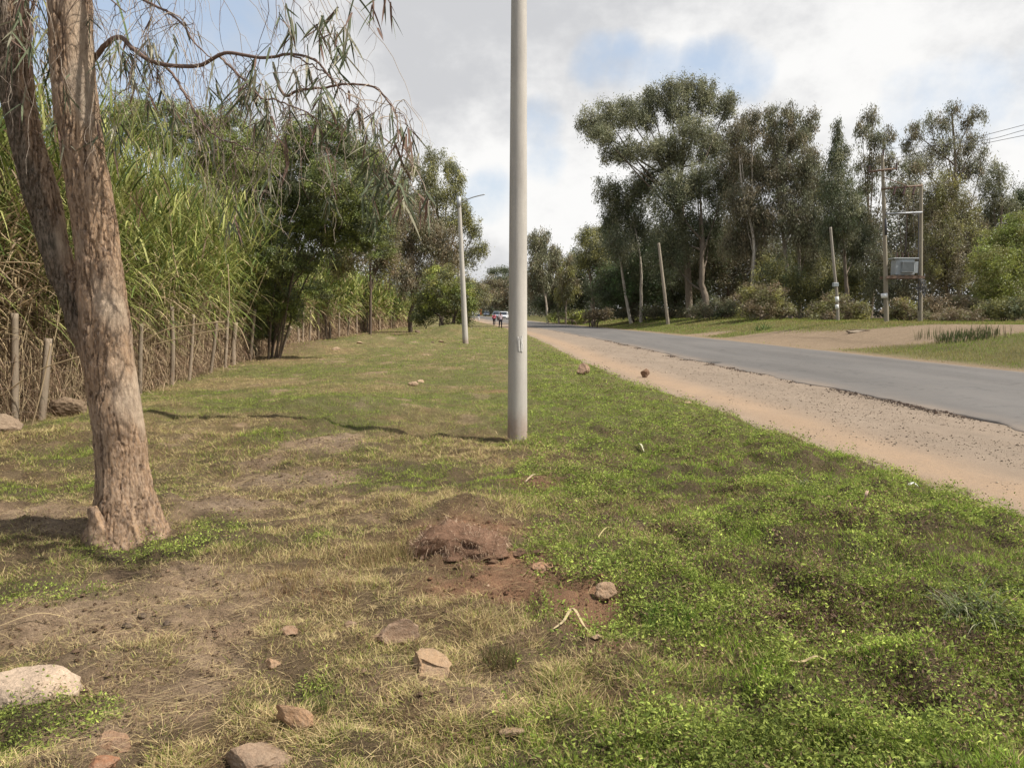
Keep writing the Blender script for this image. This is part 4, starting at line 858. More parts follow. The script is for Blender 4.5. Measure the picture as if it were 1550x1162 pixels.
tree_fn('thorn_tree', 'dark multi-stemmed thorn tree rising in front of the cane hedge', 'tree', (412, 546), float(25.5), [(455, 205, 32, 26), (500, 195, 30, 24), (430, 240, 38, 22), (525, 230, 34, 30), (480, 250, 40, 24), (555, 265, 30, 26), (415, 290, 36, 22), (470, 300, 40, 20), (530, 310, 40, 26), (575, 310, 24, 26), (440, 345, 42, 22), (500, 360, 46, 22), (395, 330, 34, 24), (560, 360, 36, 22), (400, 385, 34, 22), (460, 400, 34, 16), (350, 350, 26, 20), (365, 300, 30, 20), (420, 430, 30, 16), (370, 430, 26, 18), (480, 440, 22, 10), (340, 400, 22, 16), (400, 460, 26, 18), (375, 470, 24, 20), (440, 465, 26, 20), (350, 450, 24, 20), (410, 495, 24, 16), (385, 500, 20, 14), (350, 335, 34, 24), (400, 345, 34, 24), (485, 335, 40, 22), (535, 345, 34, 24), (330, 265, 34, 26), (300, 300, 30, 24), (445, 300, 40, 30), (500, 285, 40, 30), (340, 270, 34, 24), (380, 270, 30, 24)],
        AC+ED, 1.35, lsize=.0034, fine=True, droop=-.1, trunkw=3.2, trunkcol=(.13, .10, .075), stems=9, lw=.3, flat=1.45, shell=.6)
tree_fn('thorn_tree', 'feathery thorn tree topping the cane hedge, behind the big trunk', 'tree', (250, 560), 23.5, [(180, 175, 24, 20), (215, 165, 34, 16), (205, 195, 44, 20), (270, 175, 34, 16), (300, 195, 40, 20), (250, 215, 44, 20), (340, 190, 34, 22), (345, 225, 44, 22), (385, 215, 34, 24), (300, 245, 50, 22), (385, 255, 38, 22), (160, 215, 30, 22), (110, 210, 30, 24)],
        AC, 1.15, lsize=.0033, fine=True, droop=-.1, trunkw=4, trunkcol=(.10, .075, .055), stems=5, lw=.3, flat=1.45, z0=0, shell=.6)
tree_fn('broadleaf_tree', 'olive-brown tree showing between the thorn tree and the hanging twigs', 'tree', (560, 500), 44, [(560, 240, 26, 26), (588, 280, 20, 30), (575, 320, 26, 30), (545, 300, 26, 30), (590, 350, 20, 28), (540, 370, 34, 30), (580, 395, 28, 26), (510, 395, 30, 22)], EO+BN+EB, 1.1, trunkw=5, trunkcol=DT, droop=.4)
# bushes at the foot of the wood
GB = 'bushes along the foot of the wood'
for lab, b_, d_, lb, cols, dn in (
    ('brown-green rounded bush right of the leaning pole', (1150, 486), 64, [(1135, 452, 26, 20), (1165, 450, 28, 18), (1150, 470, 40, 16), (1185, 468, 20, 14)], EO+BN, 1.4),
    ('pale brown scrubby bush behind the short banded pole', (1258, 486), 60, [(1235, 470, 22, 14), (1265, 462, 28, 18), (1295, 472, 26, 14), (1258, 478, 34, 10)], BN+EO, 1.3),
    ('small olive bush between the transformer poles', (1368, 486), 52, [(1352, 476, 18, 10), (1378, 474, 20, 12), (1365, 465, 18, 12)], EO+BN, 1.3),
    ('reddish-brown dry bush right of the transformer poles', (1440, 486), 50, [(1415, 466, 22, 18), (1450, 462, 28, 20), (1480, 468, 22, 16), (1440, 478, 40, 10)], BN, 1.3),
    ('shadowy bush under the bright green tree', (1515, 488), 50, [(1500, 470, 28, 16), (1540, 468, 28, 18)], ED+EO, 1.3),
    ('low reddish bush beside the small pale-trunked tree', (903, 484), 92, [(895, 475, 14, 7), (915, 476, 14, 7)], BN, 1.6),
    ('low dark bush at the foot of the leaning pole', (985, 484), 93, [(950, 474, 24, 9), (990, 472, 26, 10), (1030, 472, 22, 10)], ED+EB, 1.6),
    ('low shaded bush in the middle of the wood edge', (1085, 484), 76, [(1065, 470, 24, 12), (1100, 466, 26, 14)], ED+EB, 1.5),
    ('small green bush by the slim roadside trees', (868, 486), 112, [(860, 478, 14, 6), (880, 477, 14, 7), (838, 480, 14, 5)], EO+BR, 1.8)):
    tree_fn('roadside_bush', lab, 'bush', b_, d_, lb, cols, dn, trunkw=2, trunkcol=DT, droop=.1, stems=4, group=GB, shell=.7)
# the depth of the wood behind
mb = MB(); n = 120000; u = RNG.uniform(0, 1, n)
x = 13+u*90; y = 118-u*38+RNG.uniform(-5, 9, n); z = hbase(x, y)+RNG.uniform(0, 1, n)**.9*(7+11*fbm(x*.12, y*.12, s=401, o=3))
d = rnd_dir(n); C = np.array(EG+EB)[RNG.integers(0, 7, n)]*1.5*RNG.uniform(.5, 1.1, (n, 1)); leaves(mb, np.stack([x, y, z], 1), d, RNG.uniform(.3, .65, n), .22, C)
n = 26000; y = RNG.uniform(118, 420, n); x = RF(y)+7+RNG.uniform(0, 1, n)*y*.10; z = hbase(x, y)+RNG.uniform(0, 1, n)**.9*(4+.02*y+4*fbm(x*.12, y*.12, s=403, o=3))
leaves(mb, np.stack([x, y, z], 1), rnd_dir(n), .0045*y, .0018*y, np.array(ED+EB)[RNG.integers(0, 6, n)]*1.4*RNG.uniform(.6, 1.2, (n, 1)))
n = 22000; y = RNG.uniform(420, 480, n); x = -190+RNG.uniform(0, 1, n)*230; z = 1+RNG.uniform(0, 1, n)**.9*(10+7*fbm(x*.05, y*.05, s=404, o=3))
leaves(mb, np.stack([x, y, z], 1), rnd_dir(n), 1.9, .8, np.array(BN+EB)[RNG.integers(0, 8, n)]*1.1*RNG.uniform(.6, 1.2, (n, 1)))
tag(mb.build('woodland_undergrowth', MAT['leaf']), kind='stuff')
mb = MB(); n = 60000; y = RNG.uniform(60, 220, n); x = -14-RNG.uniform(0, 1, n)*y*.5-(y-60)*.05; z = RNG.uniform(0, 1, n)*(7+5*fbm(x*.1, y*.1, s=402, o=3))
leaves(mb, np.stack([x, y, z], 1), rnd_dir(n), .0045*y*RNG.uniform(.6, 1.2, n), .0017*y, np.array(ED+EO)[RNG.integers(0, 5, n)]*1.5*RNG.uniform(.6, 1.2, (n, 1)))
tag(mb.build('distant_scrub', MAT['leaf']), kind='stuff')

# ------------------------------------------------------------------ lamp posts
CONC = np.array([.52, .48, .42])
def concrete_col(lo):
    def f(V):
        z = V[:, 2]-lo; s = (1-sstep(z+.15*(fbm(V[:, 0]*14, V[:, 1]*14, V[:, 2]*5, s=502, o=2)-.5), .10, .42))[:, None]; n = fbm(V[:, 0]*9, V[:, 1]*9, V[:, 2]*1.4, s=501, o=3)[:, None]
        ring = (np.abs((z*1.7) % 1-.5) < .012)[:, None]*.10
        return (CONC*(.86+.28*n))*(1-s*.8)*(1-ring)+np.array([.30, .165, .10])*s*.8
    return f
def lamp_post(b, top, w0, w1, label, arm_len, grp):
    b = Vector(b); b.z = hz(b.x, b.y); t = thing('lamp_post', b, label, 'lamp post', grp)
    mb = MB(); tube(mb, smooth_path([b-Vector((0, 0, .3)), b.lerp(top, .5), top], 90), np.linspace(w0/2*1.01, w1/2, 90), 40, colfn=concrete_col(b.z)); mb.build('pole', MAT['concrete'], t)
    mb = MB(); a = top+Vector((0, 0, -.25)); e = a+Vector((arm_len, -.05, .42)); tube(mb, smooth_path([a, a.lerp(e, .5)+Vector((0, 0, .06)), e], 14), .028, 8)
    tube(mb, [top+Vector((0, 0, -.45)), top+Vector((0, 0, .06))], [w1/2+.02, w1/2+.02], 16); arm = mb.build('arm', MAT['metal'], t)
    return t
g1 = G(783, 667); top1 = Vector((P(786.5, 0, g1.y).x*1.0, g1.y, 7.35)); k1 = (7.35-P(786, 0, g1.y).z)
lp1 = lamp_post(g1, top1, .24, .145, 'nearest tall concrete lamp post in the grass, smudged white writing on it', 1.1, 'concrete lamp posts along the verge')
g2 = P(705, 525, 37.5); top2 = P(694.5, 300, 37.5)
lamp_post(g2, top2, .30, .17, 'second concrete lamp post, leaning slightly left with its arm showing', 1.25, 'concrete lamp posts along the verge')
g3 = P(698, 505, 62); top3 = P(693, 376, 62)
lamp_post(g3, top3, .27, .17, 'farthest lamp post, half hidden behind the second one and bush', 1.6, 'concrete lamp posts along the verge')
# smudged numerals on the near post
mb = MB()
zc_ = P(787, 522, g1.y).z; xc_ = P(785, 522, g1.y).x
def stroke(pts):
    V = []
    for u_, v_ in pts:
        ang = u_/.108; f_ = .1105; V.append((xc_+f_*math.sin(ang), g1.y-f_*math.cos(ang), zc_+v_))
    tube(mb, V, .005, 4, col=(.7, .67, .62), cap=False)
for q in range(2):
    o_ = q*.003-.01
    stroke([(-.002+o_, .10), (.004+o_, .03), (.012+o_, -.06)]); stroke([(.018+o_, .09), (.012+o_, .01), (.014+o_, -.07)])
    stroke([(.03+o_, .10), (.038+o_, .02), (.034+o_, -.07)]); stroke([(.052+o_, .11), (.045+o_, .03), (.040+o_, -.03)]); stroke([(.044+o_, .05), (.056+o_, .0), (.05+o_, -.075)])
mb.build('painted_writing', MAT['chalk'], lp1)

# ------------------------------------------------------------------ wooden poles and the transformer frame
def wood_pole(mb, b, t, w0, w1, col=(.30, .255, .19)):
    tube(mb, smooth_path([b, b.lerp(t, .5)+Vector((RNG.normal(0, .03), 0, 0)), t], 40), np.linspace(w0/2, w1/2, 40), 12, disp=lambda V, th, r: r[:, None]*.12*(fbm(np.cos(th)[None]*3, np.sin(th)[None]*3, V[..., 2]*.5, s=511, o=3)-.5), col=col)
b = P(1012, 483, 79); b.z = hz(b.x, b.y)-.3; t_ = P(997, 368, 79)
lean = thing('wooden_pole', b, 'bare wooden pole leaning left at the edge of the dark wood', 'pole'); mb = MB(); wood_pole(mb, b, t_, .36, .27, (.33, .28, .22)); mb.build('shaft', MAT['wood'], lean)
b = P(1268.5, 490, 56); b.z = hz(b.x, b.y)-.3; t_ = P(1257, 344, 56)
sp = thing('wooden_pole', b, 'short bent grey pole with two white bands and a small box', 'pole'); mb = MB()
pA = [b, P(1267, 450, 56), P(1262, 400, 56), t_]; tube(mb, smooth_path(pA, 40), np.linspace(.115, .09, 40), 12, col=(.30, .27, .23)); mb.build('shaft', MAT['wood'], sp)
for (u0, u1) in ((449, 457), (461, 468)):
    mb = MB(); tube(mb, [P(1266.6, u0, 56), P(1267.4, u1, 56)], .128, 14); mb.build('white_band', MAT['whitepaint'], sp)
mb = MB(); box(mb, P(1264.5, 431, 55.8), (.38, .28, .30), bev=.03); mb.build('junction_box', MAT['transf'], sp)
DT_ = 48.0
fr = thing('utility_pole_pair', (P(1366, 488, DT_).x, DT_, hz(P(1366, 488, DT_).x, DT_)), 'pair of tall wooden poles joined by crossbars carrying the transformer', 'utility pole')
bA = P(1342, 491, DT_); bA.z = hz(bA.x, bA.y)-.3; tA = P(1335.5, 234, DT_); bB = P(1393, 488, DT_+.3); bB.z = hz(bB.x, bB.y)-.3; tB = P(1394.5, 278, DT_+.3)
for b_, e_ in ((bA, tA), (bB, tB)):
    mb = MB(); wood_pole(mb, b_, e_, .30, .18, (.27, .24, .18)); mb.build('pole', MAT['wood'], fr)
def bar(name, p, q, r, mat):
    mb = MB(); c = (p+q)/2; dv = q-p; L_ = dv.length; 
    tube(mb, [p, q], r, 4); return mb.build(name, mat, fr)
bar('crossarm', P(1317, 260, DT_-.16), P(1358, 255, DT_-.16), .06, MAT['rust'])
bar('crossarm', P(1334, 286, DT_-.14), P(1396, 281, DT_-.14), .06, MAT['rust'])
bar('crossarm', P(1341, 324, DT_-.14), P(1396, 321.5, DT_-.14), .065, MAT['metal'])
bar('brace', P(1337, 268, DT_-.16), P(1376, 283, DT_-.2), .03, MAT['rust'])
plat = MB(); pz = P(1366, 420, DT_).z
box(plat, (P(1366, 420, DT_).x, DT_-.35, pz), (2.35, .10, .16)); box(plat, (P(1366, 420, DT_).x, DT_+.45, pz), (2.35, .10, .16))
for q in range(5): box(plat, (P(1346+q*10, 420, DT_).x, DT_+.05, pz+.10), (.18, 1.0, .035))
plat.build('platform', MAT['rust'], fr)
for (px, py0, py1, r) in ((1316, 262, 251, .055), (1357, 258, 247, .055), (1337, 236, 226, .05)):
    mb = MB(); p0 = P(px, py0, DT_-.16); p1 = P(px, py1, DT_-.16); n_ = 13; tube(mb, smooth_path([p0, p1], n_), [r*(1.3 if k % 2 else .7) for k in range(n_)], 10); mb.build('insulator', MAT['porcelain'], fr)
for px in (1354, 1368.5, 1383):
    mb = MB(); p0 = P(px+2, 282, DT_-.35); p1 = P(px-1.5, 295, DT_-.5); n_ = 15; tube(mb, smooth_path([p0, p1], n_), [.06*(1.35 if k % 2 else .75) for k in range(n_)], 10); mb.build('fuse_cutout', MAT['porcelain'], fr)
mb = MB(); tube(mb, [P(1341, 331, DT_-.2), P(1341, 356, DT_-.2)], .065, 10); mb.build('cable_box', MAT['dark'], fr)
mb = MB(); tube(mb, [P(1338.3, 444, DT_), P(1338.9, 451, DT_)], .195, 16); mb.build('white_band', MAT['whitepaint'], fr)
mb = MB(); tube(mb, smooth_path([P(1390.5, 320, DT_+.1), P(1390, 400, DT_+.05), P(1390.5, 470, DT_+.05)], 12), .03, 6); mb.build('cable', MAT['dark'], fr)
mb = MB()
for q in range(26):
    c0 = P(1394+RNG.uniform(-2, 5), 418+RNG.uniform(0, 22), DT_-.1); tube(mb, smooth_path([c0, c0+Vector((RNG.normal(0, .15), RNG.normal(0, .1), RNG.normal(0, .2))), c0+Vector((RNG.normal(.05, .12), 0, RNG.normal(-.2, .2)))], 8), .018, 4)
mb.build('cable_coil', MAT['wire'], fr)
tx = P(1367, 405, DT_); tf = thing('transformer', (tx.x, DT_, pz+.12), 'ribbed grey transformer box on the platform between the two poles', 'transformer')
zt = pz+.12
mb = MB(); box(mb, (tx.x, DT_+.05, zt+.50), (1.20, .62, .98), bev=.04); mb.build('tank', MAT['transf'], tf)
mb = MB(); box(mb, (tx.x+.02, DT_+.05, zt+1.03), (1.56, .78, .07), bev=.02); mb.build('lid', MAT['transf'], tf)
mb = MB()
for q in range(11): box(mb, (tx.x-.22+q*.066, DT_-.36, zt+.50), (.022, .22, .62))
box(mb, (tx.x+.11, DT_-.36, zt+.20), (.76, .22, .04)); box(mb, (tx.x+.11, DT_-.36, zt+.80), (.76, .22, .04)); mb.build('cooling_fins', MAT['transf'], tf)
mb = MB()
for q in range(6): box(mb, (tx.x+.71, DT_-.2+q*.1, zt+.5), (.2, .03, .7))
mb.build('side_fins', MAT['transf'], tf)
for q in range(3):
    mb = MB(); c0 = Vector((tx.x-.38+q*.34, DT_+.05, zt+1.06)); tube(mb, smooth_path([c0, c0+Vector((0, 0, .34))], 11), [.055 if k % 2 else .032 for k in range(11)], 10); mb.build('bushing', MAT['porcelain'], tf)
    mb = MB(); e_ = P(1354+14.5*q-1, 296, DT_-.45); c1 = c0+Vector((0, 0, .34)); tube(mb, smooth_path([c1, c1+Vector((.25*(q-1)+.12, -.1, .28)), c1.lerp(e_, .5)+Vector((.18, 0, 0)), e_], 18), .012, 4); mb.build('jumper_wire', MAT['wire'], tf)
# overhead conductors leaving to the right
for q, (a_, m_, e_, lab) in enumerate((((1316, 250), (1480, 207.5), (1570, 184), 'topmost of the three power lines at the right edge'), ((1337, 226), (1480, 213.5), (1570, 192), 'middle power line of the three at the right edge'), ((1357, 246), (1480, 219.5), (1570, 201), 'lowest of the three power lines at the right edge'))):
    p0 = P(*a_, DT_-.16); p2 = P(e_[0], e_[1], 36); p1 = P(*m_, 41); mb = MB(); pe = p2+(p2-p1)*2.5
    tube(mb, smooth_path([p0, p1, p2, pe], 40), .013, 5, col=(.3, .3, .3)); o = mb.build('power_line', MAT['wire'], None, origin=p0); tag(o, lab, 'power line', 'overhead power lines')

# ------------------------------------------------------------------ stones
def rock(name, label, px, py, w, h, depth=None, col=(.30, .24, .19), tilt=0.0, rz=None, group=None, sink=.25, cat='stone', seed=0, mat='rock', angular=.5, d=None):
    g = G(px, py) if d is None else P(px, py, d); g.z = hz(g.x, g.y)
    V, Fc = ICO[4 if w > .12 else 3]; V = V.copy(); r0 = np.random.default_rng(1000+seed)
    for _ in range(9):                                   # flat faces knocked off
        nrm_ = unit(r0.normal(size=3)); cut = r0.uniform(.45, .8); dd = V@nrm_; V = V-nrm_[None]*np.clip(dd-cut, 0, None)[:, None]*angular*1.8
    n_ = fbm(V[:, 0]*2+seed*3.1, V[:, 1]*2, V[:, 2]*2, s=601, o=5); V = V*(1+.5*(n_-.5))[:, None]; f_ = fbm(V[:, 0]*7+seed, V[:, 1]*7, V[:, 2]*7, s=602, o=4); V = V*(1+.22*(f_-.5)-.10*sstep(f_, .60, .72))[:, None]
    dep = depth or w*.8; V = V/np.abs(V).max(0); V = V*np.array([w/2, dep/2, h/2])
    a = r0.uniform(0, 6.28)*.15 if rz is None else rz; ct, st = math.cos(tilt), math.sin(tilt)
    V = np.stack([V[:, 0]*ct-V[:, 2]*st, V[:, 1], V[:, 0]*st+V[:, 2]*ct], 1); ca_, sa_ = math.cos(a), math.sin(a)
    V = np.stack([V[:, 0]*ca_-V[:, 1]*sa_, V[:, 0]*sa_+V[:, 1]*ca_, V[:, 2]], 1)+np.array([g.x, g.y, g.z+h/2-h*sink])
    C = np.array(col)*np.array([1.12, .95, .78])*(.8+.4*fbm(V[:, 0]*12, V[:, 1]*12, V[:, 2]*12, s=603, o=3))[:, None]
    mb = MB(); mb.add(V, Fc, C, False); o = mb.build(name, MAT[mat], None, origin=(g.x, g.y, g.z)); return tag(o, label, cat, group)
GSn = 'stones scattered in the near grass'
rock('stone', 'large pale pitted stone at the left edge among green weeds', 44, 1062, .35, .19, .24, (.56, .50, .44), .05, .1, GSn, .30, seed=1, angular=.35)
rock('stone', 'brown loaf-shaped stone tilted in the grass near the bottom', 444, 1104, .175, .10, .085, (.36, .25, .165), -.3, -.3, GSn, .12, seed=2)
rock('stone', 'grey-brown stone cut by the bottom edge, left of centre', 383, 1160, .31, .12, .22, (.31, .25, .20), .05, .2, GSn, .3, seed=3)
rock('stone', 'low pinkish-brown stone between the pale stone and the bottom edge', 178, 1126, .14, .055, .11, (.31, .22, .16), 0, 0, GSn, .35, seed=4)
rock('stone', 'small reddish stone cut by the bottom edge, lower left', 152, 1164, .11, .05, .09, (.33, .19, .125), 0, 0, GSn, .3, seed=5)
rock('stone', 'flat grey-brown slab leaning behind the tan slab', 598, 972, .23, .14, .09, (.25, .19, .15), .12, .1, GSn, .3, seed=6, angular=.8)
rock('stone', 'flat tan slab with a crack, in front of the grey-brown slab', 645, 1012, .23, .075, .20, (.40, .31, .22), -.25, -.5, GSn, .25, seed=7, angular=.8)
rock('stone', 'small blocky stone left of the two slabs', 437, 964, .085, .065, .07, (.30, .22, .165), .1, .3, GSn, .2, seed=8, angular=.8)
rock('stone', 'tiny round stone half sunk in grass above the two slabs', 531, 946, .06, .03, .05, (.30, .23, .19), 0, 0, GSn, .3, seed=9)
rock('stone', 'small pale stone below the blocky one', 412, 1012, .075, .045, .06, (.38, .28, .20), -.2, .3, GSn, .25, seed=10)
rock('stone', 'rounded brown stone on the end of the red soil scar', 917, 908, .125, .11, .10, (.33, .25, .185), 0, 0, GSn, .2, seed=11)
rock('stone', 'pale clod in the middle of the red soil scar', 822, 862, .14, .07, .12, (.38, .25, .175), 0, 0, GSn, .35, seed=12)
rock('stone', 'small white chip beside the bent straw leaf', 903, 970, .05, .03, .04, (.46, .37, .28), 0, 0, GSn, .3, seed=13)
rock('stone', 'small chip in the red soil below the clod of roots', 738, 890, .045, .02, .04, (.5, .4, .32), 0, 0, GSn, .3, seed=14)
rock('stone', 'grey stone half buried at the lower right edge', 1497, 1056, .075, .06, .06, (.26, .21, .18), 0, 0, GSn, .3, seed=15)
rock('stone', 'sunken stone near the bottom centre right', 775, 1118, .10, .035, .07, (.30, .24, .18), 0, 0, GSn, .4, seed=16)
rock('boulder', 'pale grey boulder cut by the left edge at the fence', 8, 704, .40, .34, .34, (.24, .205, .17), .1, .2, 'boulders under the hedge', .3, 'boulder', 17, d=8.9)
rock('boulder', 'shaded brown boulder between the fence and the big trunk', 108, 640, .58, .40, .45, (.16, .13, .10), -.1, .2, 'boulders under the hedge', .25, 'boulder', 18, d=11.0)
rock('stone', 'upright reddish stone on the grass edge by the dirt shoulder', 882, 567, .36, .34, .28, (.26, .19, .155), .1, .2, 'stones by the dirt shoulder', .15, seed=19)
rock('stone', 'small pointed dark stone standing on the dirt shoulder', 976, 572, .26, .28, .2, (.15, .095, .07), -.15, .3, 'stones by the dirt shoulder', .12, seed=20)
rock('stone', 'pale stone lying in the mid-distance grass', 625, 584, .26, .14, .16, (.36, .29, .23), .3, .3, 'stones in the far verge', .3, seed=21)
rock('stone', 'second pale stone, just right of its pair in the mid-distance grass', 637, 579, .18, .10, .14, (.38, .31, .24), 0, .3, 'stones in the far verge', .3, seed=22)
for k, (px, py, w, lab) in enumerate(((545, 520, .3, 'pale lump left of the grassy mounds by the hedge'), (508, 530, .4, 'pale lump where the hedge meets the verge'), (668, 518, .3, 'small white stone left of the second lamp post'), (632, 503, .5, 'dark rubble at the foot of the green bush'),
                                   (655, 519, .22, 'black lump in the grass left of the second lamp post'), (1045, 601, .15, 'pale stone on the worn grass edge'), (1040, 612, .16, 'flat pale stone just below the worn grass edge'))):
    rock('stone', lab, px, py, w, w*.5, w*.7, (.40, .33, .26) if 'dark' not in lab and 'black' not in lab else (.10, .08, .065), 0, .3, 'stones in the far verge', .3, seed=30+k)
for k, (px, py, w, lab) in enumerate(((216, 936, .05, 'black charred lump on the bare patch, left one'), (286, 922, .05, 'black charred lump on the bare patch, right one'), (252, 950, .04, 'grey-black lump on the bare patch, lowest one'), (193, 950, .05, 'brown-black crumbly lump left of the charred ones'))):
    rock('charred_lump', lab, px, py, w, w*.6, w*.8, (.06, .05, .045), 0, .3, 'charred lumps on the bare patch', .2, 'clod', 50+k, angular=.2)
rock('kerb_stone', 'long low concrete kerb at the mouth of the side track', 1296, 503, 2.0, .28, .4, (.27, .24, .20), 0, .0, None, .3, 'kerb', 60, 'kerb', .9)

# ------------------------------------------------------------------ the clod of roots and soil
g = G(690, 838); cl = thing('soil_clod', (g.x, g.y, hz(g.x, g.y)), 'upturned clod of brown soil and dead roots in the foreground grass', 'soil clod')
V, Fc = icosphere(5) if False else ICO[4]; V = V.copy(); nn = fbm(V[:, 0]*1.6, V[:, 1]*1.6, V[:, 2]*1.6, s=701, o=5); fnn = fbm(V[:, 0]*6, V[:, 1]*6, V[:, 2]*6, s=702, o=4)
V = V*(1+1.3*(nn-.5)+.55*(fnn-.5))[:, None]*np.array([.29, .21, .135]); V[:, 2] *= .62+.5*np.exp(-((V[:, 0]+.06)/.2)**2); V = V+np.array([g.x+.02, g.y+.05, hz(g.x, g.y)+.015])
mb = MB(); mb.add(V, Fc, np.array([.29, .175, .115])*(.5+1.0*fbm(V[:, 0]*14, V[:, 1]*14, V[:, 2]*14, s=703, o=3))[:, None], True); mb.build('soil', MAT['clod'], cl)
mb = MB()
vs_, fs_ = ICO[2]
for q in range(90):
    a_ = RNG.uniform(0, 6.28); r_ = .16+abs(RNG.normal(0, .13)); c_x, c_y = g.x+.04+r_*1.3*math.cos(a_), g.y+.03+r_*.8*math.sin(a_); sz_ = RNG.uniform(.008, .035)
    w_ = vs_*(1+.9*(vnoise(vs_[:, 0]*2+q, vs_[:, 1]*2, vs_[:, 2]*2)-.5))[:, None]*sz_*np.array([1.2, 1, .75]); mb.add(w_+np.array([c_x, c_y, hz(c_x, c_y)+sz_*.35]), fs_, np.array([.235, .15, .10])*RNG.uniform(.5, 1.2), False)
tag(mb.build('loose_soil_lumps', MAT['clod']), kind='stuff')
mb = MB(); k = RNG.integers(0, len(V), 9000); up_ = V[k, 2] > g.z+.03; k = k[up_]; n = len(k); cen = np.array([g.x, g.y+.05, g.z]); out = unit(V[k]-cen)
rt = rnd_dir(n); rt = unit(rt-out*(rt*out).sum(1, keepdims=True)); d = unit(out*RNG.uniform(.25, 1.1, (n, 1))+rt)
C = np.where(RNG.uniform(0, 1, (n, 1)) < .55, np.array([.52, .38, .26]), np.array([.20, .12, .08]))*RNG.uniform(.6, 1.3, (n, 1))
blades(mb, V[k]-out*.01, d, RNG.uniform(.02, .075, n), .0026, C, RNG.uniform(0, .7, n), 3, C); mb.build('dead_roots', MAT['dry'], cl)

# ------------------------------------------------------------------ grass tufts, single dry leaves, reeds
def tuft(name, label, cat, px, py, n, L0, w, cols, spread, dry=.3, droop=(.3, .9), group=None, d=None, up=(.5, 2.0)):
    g = G(px, py); o = MB(); az = RNG.uniform(0, 6.28, n); upv = RNG.uniform(*up, n); rr = spread*np.sqrt(RNG.uniform(0, 1, n)); a2 = RNG.uniform(0, 6.28, n)
    bx_, by_ = g.x+rr*np.cos(a2), g.y+rr*np.sin(a2)
    dv = unit(np.stack([np.cos(az), np.sin(az), upv], 1)); C = np.array(cols)[RNG.integers(0, len(cols), n)]*RNG.uniform(.7, 1.25, (n, 1))
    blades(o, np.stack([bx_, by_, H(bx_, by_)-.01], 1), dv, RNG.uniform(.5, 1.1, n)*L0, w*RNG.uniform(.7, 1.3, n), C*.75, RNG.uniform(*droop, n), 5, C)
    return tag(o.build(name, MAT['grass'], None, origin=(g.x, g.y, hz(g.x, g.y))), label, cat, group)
PG = [(.24, .27, .14), (.16, .21, .07), (.33, .33, .20)]
tuft('grass_tussock', 'big tussock of long arching pale grass at the right edge', 'grass tussock', 1478, 935, 210, .34, .008, PG, .13, group=None)
tuft('grass_tussock', 'upright brown and green tussock below the red soil scar', 'grass tussock', 757, 1003, 260, .125, .0030, [(.16, .11, .06), (.15, .18, .05), (.2, .16, .07)], .075, up=(1.3, 6), droop=(.05, .35))
tuft('grass_tussock', 'small green tuft with brown base near the bottom left of centre', 'grass tussock', 485, 1082, 120, .085, .003, [(.12, .17, .04), (.2, .15, .07)], .03, up=(2, 6), droop=(.05, .2))
tuft('grass_tussock', 'bright upright green tuft right of the rounded brown stone', 'grass tussock', 1015, 945, 300, .11, .0045, [(.13, .22, .035), (.17, .26, .05)], .14, up=(1.5, 5), droop=(.1, .4))
tuft('grass_tussock', 'tuft of fresh green blades at the bottom right of centre', 'grass tussock', 1078, 1130, 150, .10, .0045, [(.12, .2, .04), (.18, .25, .06)], .09, up=(1.0, 4), droop=(.2, .6))
tuft('grass_tussock', 'loose green tuft upper right of the weeds near the dirt', 'grass tussock', 1320, 850, 260, .16, .005, [(.14, .19, .05), (.2, .22, .07)], .22, up=(1.0, 4), droop=(.2, .6))
tuft('grass_tussock', 'pale arching tuft above the brown weeds on the right slope', 'grass tussock', 1215, 740, 150, .20, .006, PG, .16, up=(1.0, 3), droop=(.3, .8))
tuft('grass_tussock', 'golden dry tussock left of the clod of roots', 'grass tussock', 590, 850, 420, .17, .0032, [(.42, .32, .15), (.30, .21, .10), (.22, .19, .07)], .20, up=(1.6, 6), droop=(.05, .3))
tuft('grass_tussock', 'golden dry tussock between the big trunk and the clod', 'grass tussock', 430, 880, 360, .13, .0032, [(.42, .32, .15), (.30, .19, .09)], .18, up=(1.2, 5), droop=(.05, .4))
tuft('grass_tussock', 'reddish-brown dry tussock in front of the blocky tan grass', 'grass tussock', 500, 902, 260, .10, .003, [(.28, .16, .08), (.36, .26, .13)], .14, up=(1.0, 4), droop=(.05, .4))
tuft('reed_clump', 'dark green reeds on the grass island beyond the tarmac', 'reeds', 1462, 513, 360, .50, .035, [(.09, .13, .04), (.07, .10, .035), (.16, .14, .07)], 1.2, up=(3, 9), droop=(0, .15), group='reeds on the grass island')
tuft('reed_clump', 'sparse tall seed stalks left of the dark reeds', 'reeds', 1405, 512, 50, .6, .025, [(.15, .14, .07), (.10, .13, .04)], .6, up=(5, 12), droop=(0, .1), group='reeds on the grass island')
tuft('reed_clump', 'thin brown seed stalks right of the dark reeds', 'reeds', 1500, 512, 50, .7, .025, [(.15, .12, .07), (.12, .13, .05)], .7, up=(5, 12), droop=(0, .1), group='reeds on the grass island')
tuft('spiky_plant', 'pale spiky plant in front of the rounded bush', 'plant', 1153, 500, 60, .9, .07, [(.2, .26, .09), (.14, .2, .06)], .5, up=(.7, 3), droop=(.1, .5))
